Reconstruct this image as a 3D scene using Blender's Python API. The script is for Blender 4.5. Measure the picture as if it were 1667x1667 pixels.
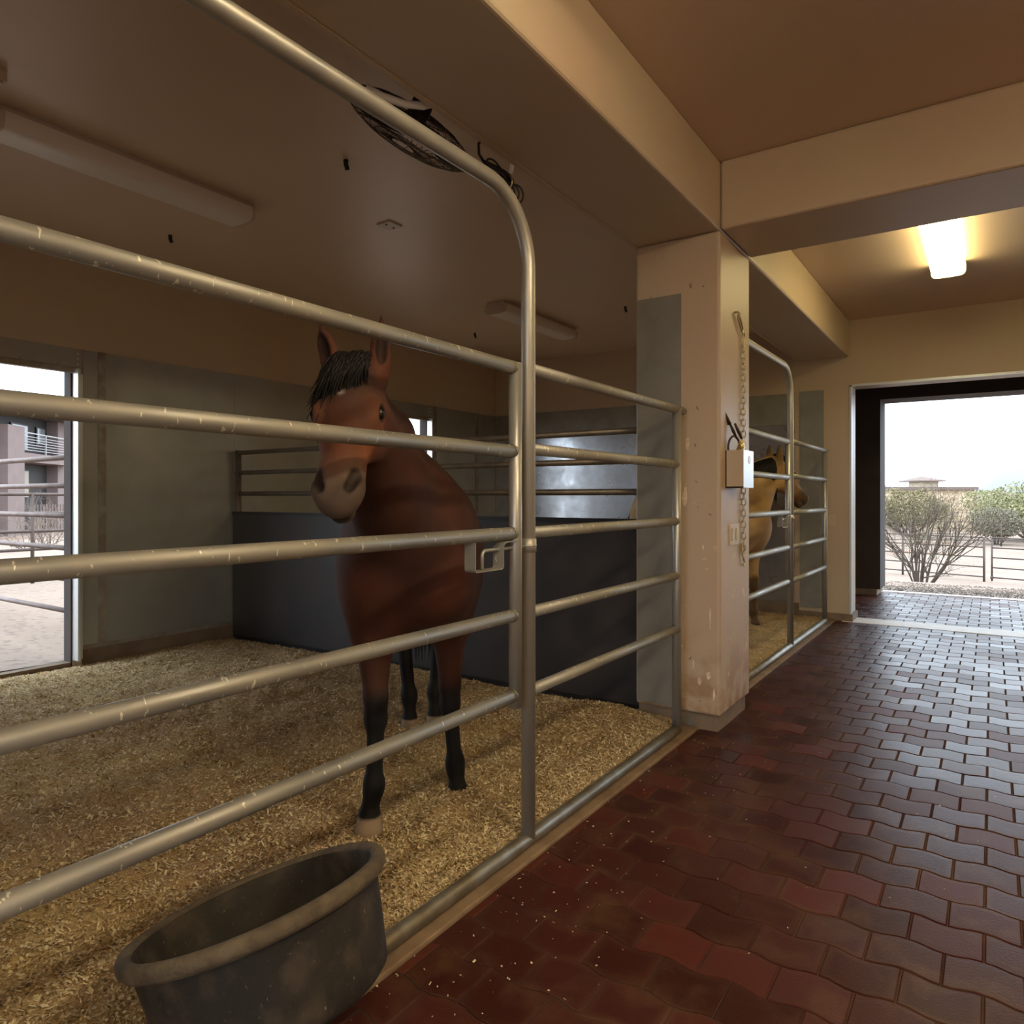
import bpy, math, random
import numpy as np
from mathutils import Vector, Matrix

for o in list(bpy.data.objects):
    bpy.data.objects.remove(o, do_unlink=True)
SC = bpy.context.scene
COL = SC.collection
PI = math.pi
rnd = random.Random(7)
rng = np.random.default_rng(7)

# ------------------------------------------------------------------ camera
cam_d = bpy.data.cameras.new('camera')
cam_d.sensor_width = 36.0
cam_d.sensor_fit = 'HORIZONTAL'
cam_d.lens = 36.0 * 1153.8 / 1667.0
cam_d.shift_y = -(833.5 - 809.0) / 1667.0
cam_d.clip_start = 0.02
cam_d.clip_end = 6000
cam = bpy.data.objects.new('camera', cam_d)
COL.objects.link(cam)
cam.location = (0, 0, 1.3)
cam.rotation_euler = (PI / 2, 0, math.radians(34.11))
SC.camera = cam

# ------------------------------------------------------------------ world: bright overcast sky
W = bpy.data.worlds.new('sky')
SC.world = W
W.use_nodes = True
nt = W.node_tree
nt.nodes.clear()
wo = nt.nodes.new('ShaderNodeOutputWorld')
bg = nt.nodes.new('ShaderNodeBackground')
bg.inputs[0].default_value = (0.76, 0.88, 1.0, 1)
bg.inputs[1].default_value = 4.4
nt.links.new(bg.outputs[0], wo.inputs[0])

# veiled sun, behind the camera and to its right
sun_d = bpy.data.lights.new('sun', 'SUN')
sun_d.energy = 1.2
sun_d.angle = math.radians(25)
sun_d.color = (1.0, 0.95, 0.88)
sun = bpy.data.objects.new('sun', sun_d)
COL.objects.link(sun)
sun.rotation_euler = Vector((-0.45, 0.35, -1.0)).to_track_quat('-Z', 'Y').to_euler()
sun.location = (20, -20, 40)

SC.view_settings.view_transform = 'Standard'
SC.view_settings.look = 'None'
SC.view_settings.gamma = 1.0
SC.view_settings.exposure = 0.22
SC.view_settings.use_curve_mapping = False

NEAR_LAMP = 33.0      # emission scale of the unseen near and rear fixtures, added fill included
FAR_LAMP = 13.0        # emission of the lit lens in the bay by the end doorway

# ------------------------------------------------------------------ helpers
class MB:
    """collects geometry for one mesh"""
    def __init__(s):
        s.v = []; s.f = []; s.smooth = []
    def add(s, v, f, smooth=False):
        b = len(s.v)
        s.v += [tuple(float(q) for q in p) for p in v]
        s.f += [tuple(b + i for i in q) for q in f]
        s.smooth += [smooth] * len(f)
        return s
    def box(s, x0, x1, y0, y1, z0, z1):
        v = [(x0,y0,z0),(x1,y0,z0),(x1,y1,z0),(x0,y1,z0),(x0,y0,z1),(x1,y0,z1),(x1,y1,z1),(x0,y1,z1)]
        f = [(0,3,2,1),(4,5,6,7),(0,1,5,4),(1,2,6,5),(2,3,7,6),(3,0,4,7)]
        return s.add(v, f)
    def tube(s, pts, r, n=12, caps=True, smooth=True):
        P = [np.array(p, float) for p in pts]
        m = len(P)
        rr = list(r) if hasattr(r, '__len__') else [r] * m
        T = []
        for i in range(m):
            t = (P[min(i+1, m-1)] - P[max(i-1, 0)])
            T.append(t / (np.linalg.norm(t) + 1e-12))
        up = np.array([0, 0, 1.0]) if abs(T[0][2]) < 0.9 else np.array([1.0, 0, 0])
        u = np.cross(T[0], up); u /= np.linalg.norm(u)
        V = []; F = []
        for i in range(m):
            u = u - T[i] * (u @ T[i]); u /= (np.linalg.norm(u) + 1e-12)
            w = np.cross(T[i], u)
            for k in range(n):
                a = 2 * PI * k / n
                V.append(P[i] + rr[i] * (math.cos(a) * u + math.sin(a) * w))
        for i in range(m - 1):
            for k in range(n):
                k2 = (k + 1) % n
                F.append((i*n+k, i*n+k2, (i+1)*n+k2, (i+1)*n+k))
        b = len(s.v)
        s.add(V, F, smooth)
        if caps:
            s.f.append(tuple(b + k for k in range(n))[::-1]); s.smooth.append(False)
            s.f.append(tuple(b + (m-1)*n + k for k in range(n))); s.smooth.append(False)
        return s
    def ring(s, pts, r, n=8):
        """closed tube"""
        P = [np.array(p, float) for p in pts]; m = len(P)
        c = sum(P) / m
        V = []; F = []
        nrm = np.cross(P[0] - c, P[m//4] - c); nrm /= np.linalg.norm(nrm)
        for i in range(m):
            t = P[(i+1) % m] - P[i-1]; t /= np.linalg.norm(t)
            u = np.cross(t, nrm); u /= np.linalg.norm(u)
            for k in range(n):
                a = 2 * PI * k / n
                V.append(P[i] + r * (math.cos(a) * u + math.sin(a) * nrm))
        for i in range(m):
            for k in range(n):
                k2 = (k+1) % n; i2 = (i+1) % m
                F.append((i*n+k, i*n+k2, i2*n+k2, i2*n+k))
        return s.add(V, F, True)
    def lathe(s, prof, n=48, smooth=True):
        m = len(prof); V = []; F = []
        for (r, z) in prof:
            for k in range(n):
                a = 2 * PI * k / n
                V.append((r * math.cos(a), r * math.sin(a), z))
        for i in range(m - 1):
            for k in range(n):
                k2 = (k+1) % n
                F.append((i*n+k, i*n+k2, (i+1)*n+k2, (i+1)*n+k))
        return s.add(V, F, smooth)
    def prism(s, poly, z0, z1, M=None):
        n = len(poly)
        V = [(x, y, z0) for x, y in poly] + [(x, y, z1) for x, y in poly]
        if M is not None:
            V = [tuple(M @ Vector(p)) for p in V]
        F = [tuple(range(n))[::-1], tuple(range(n, 2*n))]
        F += [(i, (i+1) % n, n + (i+1) % n, n + i) for i in range(n)]
        return s.add(V, F)
    def mesh(s, name, off=(0, 0, 0)):
        me = bpy.data.meshes.new(name)
        ox, oy, oz = off
        me.from_pydata([(x-ox, y-oy, z-oz) for x, y, z in s.v], [], s.f)
        me.polygons.foreach_set('use_smooth', s.smooth)
        me.update()
        return me

def tag(o, label, cat, group=None, kind=None):
    o['label'] = label
    o['category'] = cat
    if group: o['group'] = group
    if kind: o['kind'] = kind
    return o

def link(name, me, m, parent=None):
    o = bpy.data.objects.new(name, me)
    COL.objects.link(o)
    if m is not None and len(me.materials) == 0:
        me.materials.append(m)
    if parent is not None:
        o.parent = parent
    return o

def thing(name, label, cat, loc=(0,0,0), group=None, rot=None):
    o = bpy.data.objects.new(name, None)
    o.empty_display_size = 0.1
    COL.objects.link(o)
    o.location = loc
    if rot is not None: o.rotation_euler = rot
    return tag(o, label, cat, group)

def part(name, mb, m, parent, local=False, label=None):
    """mesh child; coordinates given in the world unless local"""
    off = (0, 0, 0) if local else tuple(parent.location)
    o = link(name, mb.mesh(name, off), m, parent)
    if label: o['label'] = label
    return o

def solid(name, mb, m, label=None, cat=None, origin=(0,0,0), bevel=0, kind=None, group=None):
    o = link(name, mb.mesh(name, origin), m)
    o.location = origin
    if label: tag(o, label, cat, group)
    if kind: o['kind'] = kind
    if bevel:
        b = o.modifiers.new('bevel', 'BEVEL'); b.width = bevel; b.segments = 3; b.limit_method = 'ANGLE'
    return o

def struct(name, mb, m, bevel=0, label=None):
    o = solid(name, mb, m, bevel=bevel, kind='structure')
    if label: o['label'] = label
    return o

def copy_tree(o, parent=None):
    c = o.copy(); COL.objects.link(c)
    if parent is not None: c.parent = parent
    for ch in list(o.children):
        copy_tree(ch, c)
    return c

def arc(c, r, a0, a1, ax, ay, n=10):
    c = np.array(c, float); ax = np.array(ax, float); ay = np.array(ay, float)
    return [c + r * (math.cos(a0 + (a1-a0)*i/n) * ax + math.sin(a0 + (a1-a0)*i/n) * ay) for i in range(n+1)]

# ------------------------------------------------------------------ materials
def srgb(r, g, b):
    def f(c):
        c /= 255.0
        return c / 12.92 if c <= 0.04045 else ((c + 0.055) / 1.055) ** 2.4
    return (f(r), f(g), f(b), 1)

def mat(name, base, rough=0.5, metal=0.0, c2=None, scale=4.0, detail=5.0, lo=0.35, hi=0.65,
        bump=0.0, bscale=60.0, spec=0.5, stretch=None, rough2=None, emit=None, estr=0.0):
    m = bpy.data.materials.new(name)
    m.use_nodes = True
    n = m.node_tree.nodes; L = m.node_tree.links
    b = n['Principled BSDF']
    b.inputs['Base Color'].default_value = base
    b.inputs['Roughness'].default_value = rough
    b.inputs['Metallic'].default_value = metal
    b.inputs['Specular IOR Level'].default_value = spec
    tc = n.new('ShaderNodeTexCoord')
    src = tc.outputs['Object']
    if stretch:
        mp = n.new('ShaderNodeMapping'); mp.inputs['Scale'].default_value = stretch
        L.new(src, mp.inputs[0]); src = mp.outputs[0]
    if c2 is not None or rough2 is not None:
        nz = n.new('ShaderNodeTexNoise'); nz.inputs['Scale'].default_value = scale; nz.inputs['Detail'].default_value = detail
        L.new(src, nz.inputs['Vector'])
        mr = n.new('ShaderNodeMapRange'); mr.inputs[1].default_value = lo; mr.inputs[2].default_value = hi
        L.new(nz.outputs[0], mr.inputs[0])
        if c2 is not None:
            mx = n.new('ShaderNodeMix'); mx.data_type = 'RGBA'
            mx.inputs[6].default_value = base; mx.inputs[7].default_value = c2
            L.new(mr.outputs[0], mx.inputs[0]); L.new(mx.outputs[2], b.inputs['Base Color'])
        if rough2 is not None:
            m2 = n.new('ShaderNodeMapRange'); m2.inputs[3].default_value = rough; m2.inputs[4].default_value = rough2
            L.new(mr.outputs[0], m2.inputs[0]); L.new(m2.outputs[0], b.inputs['Roughness'])
    if bump:
        bz = n.new('ShaderNodeTexNoise'); bz.inputs['Scale'].default_value = bscale; bz.inputs['Detail'].default_value = 4
        L.new(src, bz.inputs['Vector'])
        bp = n.new('ShaderNodeBump'); bp.inputs['Strength'].default_value = bump; bp.inputs['Distance'].default_value = 0.01
        L.new(bz.outputs[0], bp.inputs['Height']); L.new(bp.outputs[0], b.inputs['Normal'])
    if emit is not None:
        b.inputs['Emission Color'].default_value = emit
        b.inputs['Emission Strength'].default_value = estr
    return m

def layer(m, col, scale, lo, hi, detail=4.0, zlo=None, zhi=None, stretch=None):
    """adds a stain / chip / dust layer with a noise shape, optionally confined to a height range"""
    n = m.node_tree.nodes; L = m.node_tree.links
    b = n['Principled BSDF']
    old = b.inputs['Base Color'].links[0].from_socket if b.inputs['Base Color'].is_linked else None
    tc = n.new('ShaderNodeTexCoord'); src = tc.outputs['Object']
    if stretch:
        mp = n.new('ShaderNodeMapping'); mp.inputs['Scale'].default_value = stretch; L.new(src, mp.inputs[0]); src = mp.outputs[0]
    nz = n.new('ShaderNodeTexNoise'); nz.inputs['Scale'].default_value = scale; nz.inputs['Detail'].default_value = detail
    L.new(src, nz.inputs['Vector'])
    mr = n.new('ShaderNodeMapRange'); mr.inputs[1].default_value = lo; mr.inputs[2].default_value = hi
    L.new(nz.outputs[0], mr.inputs[0]); fac = mr.outputs[0]
    if zlo is not None:
        sx = n.new('ShaderNodeSeparateXYZ'); L.new(tc.outputs['Object'], sx.inputs[0])
        mz = n.new('ShaderNodeMapRange'); mz.inputs[1].default_value = zhi; mz.inputs[2].default_value = zlo
        L.new(sx.outputs[2], mz.inputs[0])
        mm = n.new('ShaderNodeMath'); mm.operation = 'MULTIPLY'
        L.new(fac, mm.inputs[0]); L.new(mz.outputs[0], mm.inputs[1]); fac = mm.outputs[0]
    mx = n.new('ShaderNodeMix'); mx.data_type = 'RGBA'
    if old: L.new(old, mx.inputs[6])
    else: mx.inputs[6].default_value = b.inputs['Base Color'].default_value
    mx.inputs[7].default_value = col
    L.new(fac, mx.inputs[0]); L.new(mx.outputs[2], b.inputs['Base Color'])
    return m

TAN = (0.50, 0.395, 0.275, 1)
M_tan = mat('tan_paint', TAN, 0.42, c2=(0.50, 0.37, 0.262, 1), scale=1.3, bump=0.05, bscale=90)
M_ceil = mat('ceiling_paint', (0.64, 0.475, 0.345, 1), 0.40, c2=(0.61, 0.45, 0.325, 1), scale=1.0, bump=0.04, bscale=70)
M_pillar = mat('pillar_paint', TAN, 0.45, c2=(0.50, 0.37, 0.262, 1), scale=1.3, bump=0.06, bscale=90)
layer(M_pillar, (0.33, 0.185, 0.09, 1), 7.0, 0.42, 0.62, zlo=0.12, zhi=0.62)
layer(M_pillar, (0.62, 0.47, 0.33, 1), 9.0, 0.66, 0.675, zlo=0.9, zhi=1.4)
layer(M_pillar, (0.22, 0.13, 0.07, 1), 26.0, 0.70, 0.75)
M_plinth = mat('plinth_concrete', (0.16, 0.125, 0.095, 1), 0.8, c2=(0.24, 0.16, 0.10, 1), scale=8, bump=0.2, bscale=50)
M_galv = mat('galvanised_tube', (0.29, 0.28, 0.25, 1), 0.42, 0.5, c2=(0.35, 0.325, 0.27, 1), scale=9, bump=0.05, bscale=35, rough2=0.6, stretch=(1, 0.4, 1))
layer(M_galv, (0.72, 0.68, 0.56, 1), 48.0, 0.665, 0.68, detail=2, stretch=(1, 1.6, 0.5))
M_galv_v = mat('galvanised_post', (0.40, 0.395, 0.37, 1), 0.34, 0.6, c2=(0.46, 0.43, 0.37, 1), scale=9, rough2=0.45, stretch=(1, 1, 0.3))
M_galv_base = mat('galvanised_worn', (0.30, 0.285, 0.25, 1), 0.45, 0.6, c2=(0.20, 0.165, 0.11, 1), scale=12, bump=0.1, bscale=40)
M_sheet = mat('steel_sheet', (0.43, 0.435, 0.42, 1), 0.34, 0.7, c2=(0.36, 0.355, 0.335, 1), scale=2.2, rough2=0.46, bump=0.03, bscale=6)
M_sheet_b = mat('bright_steel_sheet', (0.50, 0.51, 0.53, 1), 0.24, 0.9, c2=(0.40, 0.40, 0.41, 1), scale=5, rough2=0.36, bump=0.02, bscale=8)
M_sheet_d = mat('dull_steel_sheet', (0.30, 0.285, 0.245, 1), 0.5, 0.45, c2=(0.25, 0.235, 0.20, 1), scale=5, rough2=0.62)
M_batten = mat('batten_steel', (0.36, 0.34, 0.30, 1), 0.45, 0.5, c2=(0.24, 0.20, 0.16, 1), scale=10)
M_frame = mat('bright_frame', (0.62, 0.64, 0.66, 1), 0.35, 0.6)
M_dark = mat('rubber_panel', (0.030, 0.027, 0.029, 1), 0.42, c2=(0.046, 0.036, 0.032, 1), scale=4, rough2=0.6, bump=0.05, bscale=20)
M_rust = mat('rail_dark', (0.16, 0.14, 0.12, 1), 0.45, 0.6, c2=(0.22, 0.19, 0.16, 1), scale=12)
M_curb = mat('curb_concrete', (0.17, 0.105, 0.058, 1), 0.85, c2=(0.25, 0.165, 0.095, 1), scale=9, bump=0.25, bscale=40)
M_thresh = mat('pale_concrete', (0.78, 0.72, 0.67, 1), 0.5, c2=(0.68, 0.62, 0.58, 1), scale=14)
M_joint = mat('joint_sand', (0.036, 0.017, 0.012, 1), 0.95, c2=(0.085, 0.045, 0.027, 1), scale=2.4, bump=0.3, bscale=120)
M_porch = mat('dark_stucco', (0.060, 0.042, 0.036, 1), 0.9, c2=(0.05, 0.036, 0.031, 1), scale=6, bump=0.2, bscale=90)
M_black = mat('black_metal', (0.012, 0.011, 0.012, 1), 0.5)
M_white = mat('white_plastic', (0.86, 0.84, 0.84, 1), 0.35)
M_cream = mat('cream_plastic', (0.55, 0.44, 0.30, 1), 0.4)
M_fix = mat('fixture_paint', (0.52, 0.42, 0.34, 1), 0.45)
M_fixlens = mat('fixture_lens', (0.72, 0.63, 0.57, 1), 0.35)
M_brass = mat('brassy_chain', (0.50, 0.42, 0.27, 1), 0.32, 0.85)
M_gold = mat('brass_foil', (0.55, 0.43, 0.20, 1), 0.25, 0.8, bump=0.8, bscale=70)
M_leather = mat('dark_leather', (0.030, 0.018, 0.012, 1), 0.5)
M_rubber = mat('tub_rubber', (0.013, 0.010, 0.0075, 1), 0.8, c2=(0.030, 0.021, 0.014, 1), scale=7, lo=0.42, hi=0.72, bump=0.15, bscale=60)
layer(M_rubber, (0.060, 0.044, 0.029, 1), 13.0, 0.50, 0.75)
layer(M_rubber, (0.10, 0.078, 0.052, 1), 110.0, 0.66, 0.78, detail=3)
layer(M_rubber, (0.22, 0.18, 0.13, 1), 40.0, 0.735, 0.75, stretch=(3, 3, 0.7))
M_rim = mat('tub_rim', (0.075, 0.053, 0.033, 1), 0.9, c2=(0.13, 0.098, 0.06, 1), scale=22, bump=0.5, bscale=90)
M_wire = mat('wire', (0.075, 0.055, 0.04, 1), 0.55, 0.3)
M_soil = mat('stall_dirt', (0.14, 0.095, 0.06, 1), 0.95, c2=(0.20, 0.14, 0.09, 1), scale=5, bump=0.3, bscale=60)

def paver_mat():
    m = mat('paver', (0.066, 0.0170, 0.0120, 1), 0.34, c2=(0.047, 0.0170, 0.0130, 1), scale=2.5, bump=0.10, bscale=130, rough2=0.5, spec=0.62)
    n = m.node_tree.nodes; L = m.node_tree.links; b = n['Principled BSDF']
    old = b.inputs['Base Color'].links[0].from_socket
    oi = n.new('ShaderNodeObjectInfo'); at = n.new('ShaderNodeAttribute'); at.attribute_name = 'tone'
    add = n.new('ShaderNodeMath'); add.operation = 'ADD'
    L.new(oi.outputs['Random'], add.inputs[0]); L.new(at.outputs['Fac'], add.inputs[1])
    fr = n.new('ShaderNodeMath'); fr.operation = 'FRACT'; L.new(add.outputs[0], fr.inputs[0])
    cr = n.new('ShaderNodeValToRGB'); el = cr.color_ramp.elements
    el[0].color = (0.62, 0.55, 0.56, 1); el[1].color = (1.55, 1.05, 0.90, 1)
    e = el.new(0.45); e.color = (1.0, 0.95, 0.95, 1)
    e = el.new(0.72); e.color = (0.90, 0.95, 1.0, 1)
    L.new(fr.outputs[0], cr.inputs[0])
    mx = n.new('ShaderNodeMix'); mx.data_type = 'RGBA'; mx.blend_type = 'MULTIPLY'; mx.inputs[0].default_value = 1
    L.new(old, mx.inputs[6]); L.new(cr.outputs[0], mx.inputs[7])
    # sandy dust lying in patches, mostly along the joints
    geo = n.new('ShaderNodeNewGeometry')
    nz = n.new('ShaderNodeTexNoise'); nz.inputs['Scale'].default_value = 4.2; nz.inputs['Detail'].default_value = 7; nz.inputs['Roughness'].default_value = 0.62
    L.new(geo.outputs['Position'], nz.inputs['Vector'])
    mr = n.new('ShaderNodeMapRange'); mr.inputs[1].default_value = 0.50; mr.inputs[2].default_value = 0.72
    L.new(nz.outputs[0], mr.inputs[0])
    ed = n.new('ShaderNodeAttribute'); ed.attribute_name = 'edge'
    mul = n.new('ShaderNodeMath'); mul.operation = 'MULTIPLY'; mul.inputs[1].default_value = 0.85
    L.new(ed.outputs['Fac'], mul.inputs[0])
    nz2 = n.new('ShaderNodeTexNoise'); nz2.inputs['Scale'].default_value = 2.3; nz2.inputs['Detail'].default_value = 5
    L.new(geo.outputs['Position'], nz2.inputs['Vector'])
    mr2 = n.new('ShaderNodeMapRange'); mr2.inputs[1].default_value = 0.42; mr2.inputs[2].default_value = 0.62
    L.new(nz2.outputs[0], mr2.inputs[0])
    mul2 = n.new('ShaderNodeMath'); mul2.operation = 'MULTIPLY'; L.new(mul.outputs[0], mul2.inputs[0]); L.new(mr2.outputs[0], mul2.inputs[1])
    mxm = n.new('ShaderNodeMath'); mxm.operation = 'MAXIMUM'; L.new(mr.outputs[0], mxm.inputs[0]); L.new(mul2.outputs[0], mxm.inputs[1])
    dm = n.new('ShaderNodeMath'); dm.operation = 'MULTIPLY'; dm.inputs[1].default_value = 0.8; L.new(mxm.outputs[0], dm.inputs[0])
    m3 = n.new('ShaderNodeMix'); m3.data_type = 'RGBA'; m3.inputs[7].default_value = (0.105, 0.052, 0.028, 1)
    L.new(dm.outputs[0], m3.inputs[0]); L.new(mx.outputs[2], m3.inputs[6]); L.new(m3.outputs[2], b.inputs['Base Color'])
    # worn edges are matt; each block has its own polish
    em = n.new('ShaderNodeMapRange'); em.inputs[1].default_value = 0.82; em.inputs[2].default_value = 0.93
    L.new(ed.outputs['Fac'], em.inputs[0])
    rb = n.new('ShaderNodeMapRange'); rb.inputs[3].default_value = 0.29; rb.inputs[4].default_value = 0.47; L.new(fr.outputs[0], rb.inputs[0])
    rm = n.new('ShaderNodeMix'); rm.data_type = 'FLOAT'; L.new(em.outputs[0], rm.inputs[0]); L.new(rb.outputs[0], rm.inputs[2]); rm.inputs[3].default_value = 1.0
    for l_ in list(b.inputs['Roughness'].links): L.remove(l_)
    L.new(rm.outputs[0], b.inputs['Roughness'])
    sm_ = n.new('ShaderNodeMapRange'); sm_.inputs[3].default_value = 0.14; sm_.inputs[4].default_value = 0.08; L.new(em.outputs[0], sm_.inputs[0])
    L.new(sm_.outputs[0], b.inputs['Specular IOR Level'])
    return m
M_paver = paver_mat()

# ------------------------------------------------------------------ building shell
X0, X1 = -5.78, 2.40          # outer stall wall, right aisle wall
YF, YB = -4.20, 8.12          # wall behind the photographer, end wall
ZC, ZB = 3.144, 2.766         # ceiling, underside of the beams
PXL, PXR = -1.735, -1.235     # pillar line
WT = 0.25
WO = 0.10

# floor base (bed of the pavers) and stall floors
fl = struct('floor', MB().box(-1.36, X1, YF, 10.90, -0.12, -0.0032), M_joint, label='red interlocking paver floor of the barn aisle')
struct('floor_stall', MB().box(X0 - 0.60, -1.36, YF, YB, -0.14, -0.004), M_soil, label='bare dirt floor under the stall bedding')
struct('ceiling', MB().box(X0 - WT, X1 + WT, YF - WT, YB + 0.30, ZC, ZC + 0.15), M_ceil, label='smooth brown painted ceiling')
struct('wall_right', MB().box(X1, X1 + WT, YF - WT, YB + 0.30, -0.12, ZC), M_tan, label='plain tan painted wall')

def wall_y(name, y0, y1, dx0, dx1, dz, label):
    m = MB()
    m.box(X0 - WT, dx0, y0, y1, -0.12, ZC)
    m.box(dx1, X1, y0, y1, -0.12, ZC)
    m.box(dx0, dx1, y0, y1, dz, ZC)
    return struct(name, m, M_tan, label=label)
wall_back = wall_y('wall_back', YB, YB + 0.30, -1.223, 1.85, 2.46, 'tan end wall with a wide doorway to the yard')
wall_front = wall_y('wall_front', YF - WT, YF, -1.1, 1.75, 2.46, 'tan end wall with a wide doorway')

# outer stall wall with a door opening per stall
OPEN = [(1.38, 2.584), (5.50, 6.66)]
m = MB(); y = YF
for a, b in OPEN:
    m.box(X0 - WO, X0, y, a, -0.12, ZC); m.box(X0 - WO, X0, a, b, 2.27, ZC); y = b
m.box(X0 - WO, X0, y, YB, -0.12, ZC)
wall_left = struct('wall_left', m, M_tan, label='tan outer stall wall lined with steel sheets')

def sub(name, mb, m, parent, bevel=0):
    o = link(name, mb.mesh(name), m, parent)
    if bevel:
        b = o.modifiers.new('bevel', 'BEVEL'); b.width = bevel; b.segments = 2
    return o
for a, b in OPEN:
    sub('sill', MB().box(X0 - 0.13, X0 - 0.005, a, b, -0.02, 0.045), M_soil, wall_left)
# steel sheets on the outer wall
sheets = [(-1.0, 0.18), (0.20, 1.36), (2.655, 2.79), (2.80, 3.965), (3.967, 5.20), (5.21, 5.48), (6.73, 6.79), (6.80, 7.67), (7.68, 8.11)]
for a, b in sheets:
    sub('steel_sheet', MB().box(X0, X0 + 0.006, a, b, 0.15, 2.43), M_sheet, wall_left)
for a, b in OPEN:
    sub('steel_sheet', MB().box(X0, X0 + 0.006, a - 0.02, b + 0.06, 2.275, 2.43), M_sheet, wall_left)
    f = MB()
    f.box(X0 - 0.004, X0 + 0.085, b, b + 0.022, 0.06, 2.27)
    f.box(X0 - 0.004, X0 + 0.016, b + 0.022, b + 0.068, 0.06, 2.27)
    sub('door_jamb', f, M_frame, wall_left, 0.003)
    f = MB().box(X0 - 0.004, X0 + 0.085, a - 0.022, a, 0.06, 2.27)
    f.box(X0 - 0.004, X0 + 0.016, a - 0.068, a - 0.022, 0.06, 2.27)
    sub('door_jamb', f, M_frame, wall_left, 0.003)
    for yy in (a, b):
        sub('door_reveal', MB().box(X0 - WO - 0.01, X0 - 0.004, yy - 0.012, yy + 0.012, 0.0, 2.27), M_porch, wall_left)
    sub('door_head', MB().box(X0 - 0.02, X0 + 0.03, a - 0.068, b + 0.068, 2.24, 2.285), M_batten, wall_left, 0.004)
    for z in (2.31, 2.35, 2.39):
        sub('bolt', MB().tube([(X0, b + 0.03, z), (X0 + 0.018, b + 0.03, z)], 0.009, 6), M_frame, wall_left)
    for q in (0.25, 0.55, 0.85, 1.1):
        sub('bolt', MB().tube([(X0, a + q, 2.30), (X0 + 0.014, a + q, 2.30)], 0.007, 6), M_batten, wall_left)
for y in (2.795, 5.205, 6.80, 7.675):
    b = MB().box(X0 + 0.004, X0 + 0.016, y - 0.028, y + 0.028, 0.15, 2.43)
    for z in np.arange(0.3, 2.4, 0.3):
        b.tube([(X0 + 0.014, y, z), (X0 + 0.022, y, z)], 0.006, 6)
    sub('batten', b, M_batten, wall_left)
sub('sill_strip', MB().box(X0 - 0.01, X0 + 0.012, 2.65, 5.48, 0.13, 0.16), M_batten, wall_left)
struct('baseboard_left', MB().box(X0 - 0.002, X0 + 0.004, 2.65, 5.49, -0.01, 0.15).box(X0 - 0.002, X0 + 0.004, 6.72, 8.12, -0.01, 0.15), M_soil, label='dirt-stained strip at the foot of the outer wall')
struct('baseboard_end', MB().box(X0, PXL, YB - 0.004, YB + 0.002, -0.01, 0.15), M_soil, label='dirt-stained strip at the foot of the end wall')
# end wall sheets inside the second stall
sub('steel_sheet', MB().box(X0 + 0.01, -3.62, YB - 0.007, YB, 0.15, 2.085), M_sheet_b, wall_back)
sub('steel_sheet', MB().box(-3.61, -1.78, YB - 0.007, YB, 0.15, 2.085), M_sheet_b, wall_back)
sub('steel_sheet', MB().box(X0 + 0.01, -1.78, YB - 0.014, YB, 2.09, 2.43), M_sheet_d, wall_back)
sub('steel_sheet', MB().box(PXL + 0.01, -1.486, YB - 0.012, YB, 0.112, 2.44), M_sheet_d, wall_back)
# doorway trim
t = MB()
t.box(-1.235, -1.213, YB - 0.012, YB + 0.02, 0.06, 2.465)
t.box(-1.235, 1.86, YB - 0.012, YB + 0.02, 2.452, 2.474)
t.box(1.84, 1.862, YB - 0.012, YB + 0.02, 0.06, 2.465)
struct('trim_1', t, M_frame, label='pale metal corner trim around the end doorway')
struct('trim_2', MB().box(-1.30, 1.9, 8.06, 8.40, -0.05, 0.004), M_thresh, label='pale concrete threshold strip under the end doorway')
struct('trim_3', MB().box(-1.25, 2.2, 10.90, 11.05, -0.05, 0.006), M_thresh, label='pale concrete strip at the edge of the porch')
struct('baseboard_back', MB().box(-1.735, -1.20, YB - 0.03, YB + 0.32, 0, 0.075), M_plinth, label='low concrete plinth at the foot of the end wall')

# pillars, beams
def pillar(y0, y1, label):
    o = struct('pillar', MB().box(PXL, PXR, y0, y1, 0.09, ZB), M_pillar, bevel=0.016, label=label)
    struct('baseboard_pillar', MB().box(PXL + 0.01, PXR - 0.02, y0 + 0.018, y1 - 0.018, -0.02, 0.095), M_plinth, bevel=0.008,
           label='concrete plinth under the ' + label)
    return o
P1 = pillar(3.858, 4.43, 'tan pillar with chipped paint between the stalls')
pillar(-0.83, -0.262, 'tan pillar behind the open side of the stall')
sub('steel_sheet', MB().box(-1.718, -1.456, 3.846, 3.858, 0.112, 2.449), M_sheet_d, P1)
for z in (0.3, 0.9, 1.5, 2.1, 2.4):
    sub('screw', MB().tube([(-1.475, 3.847, z), (-1.475, 3.841, z)], 0.006, 6), M_batten, P1)
M_flake = mat('chipped_paint', (0.82, 0.70, 0.56, 1), 0.8, c2=(0.62, 0.46, 0.32, 1), scale=40)
rc = random.Random(11)
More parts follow.
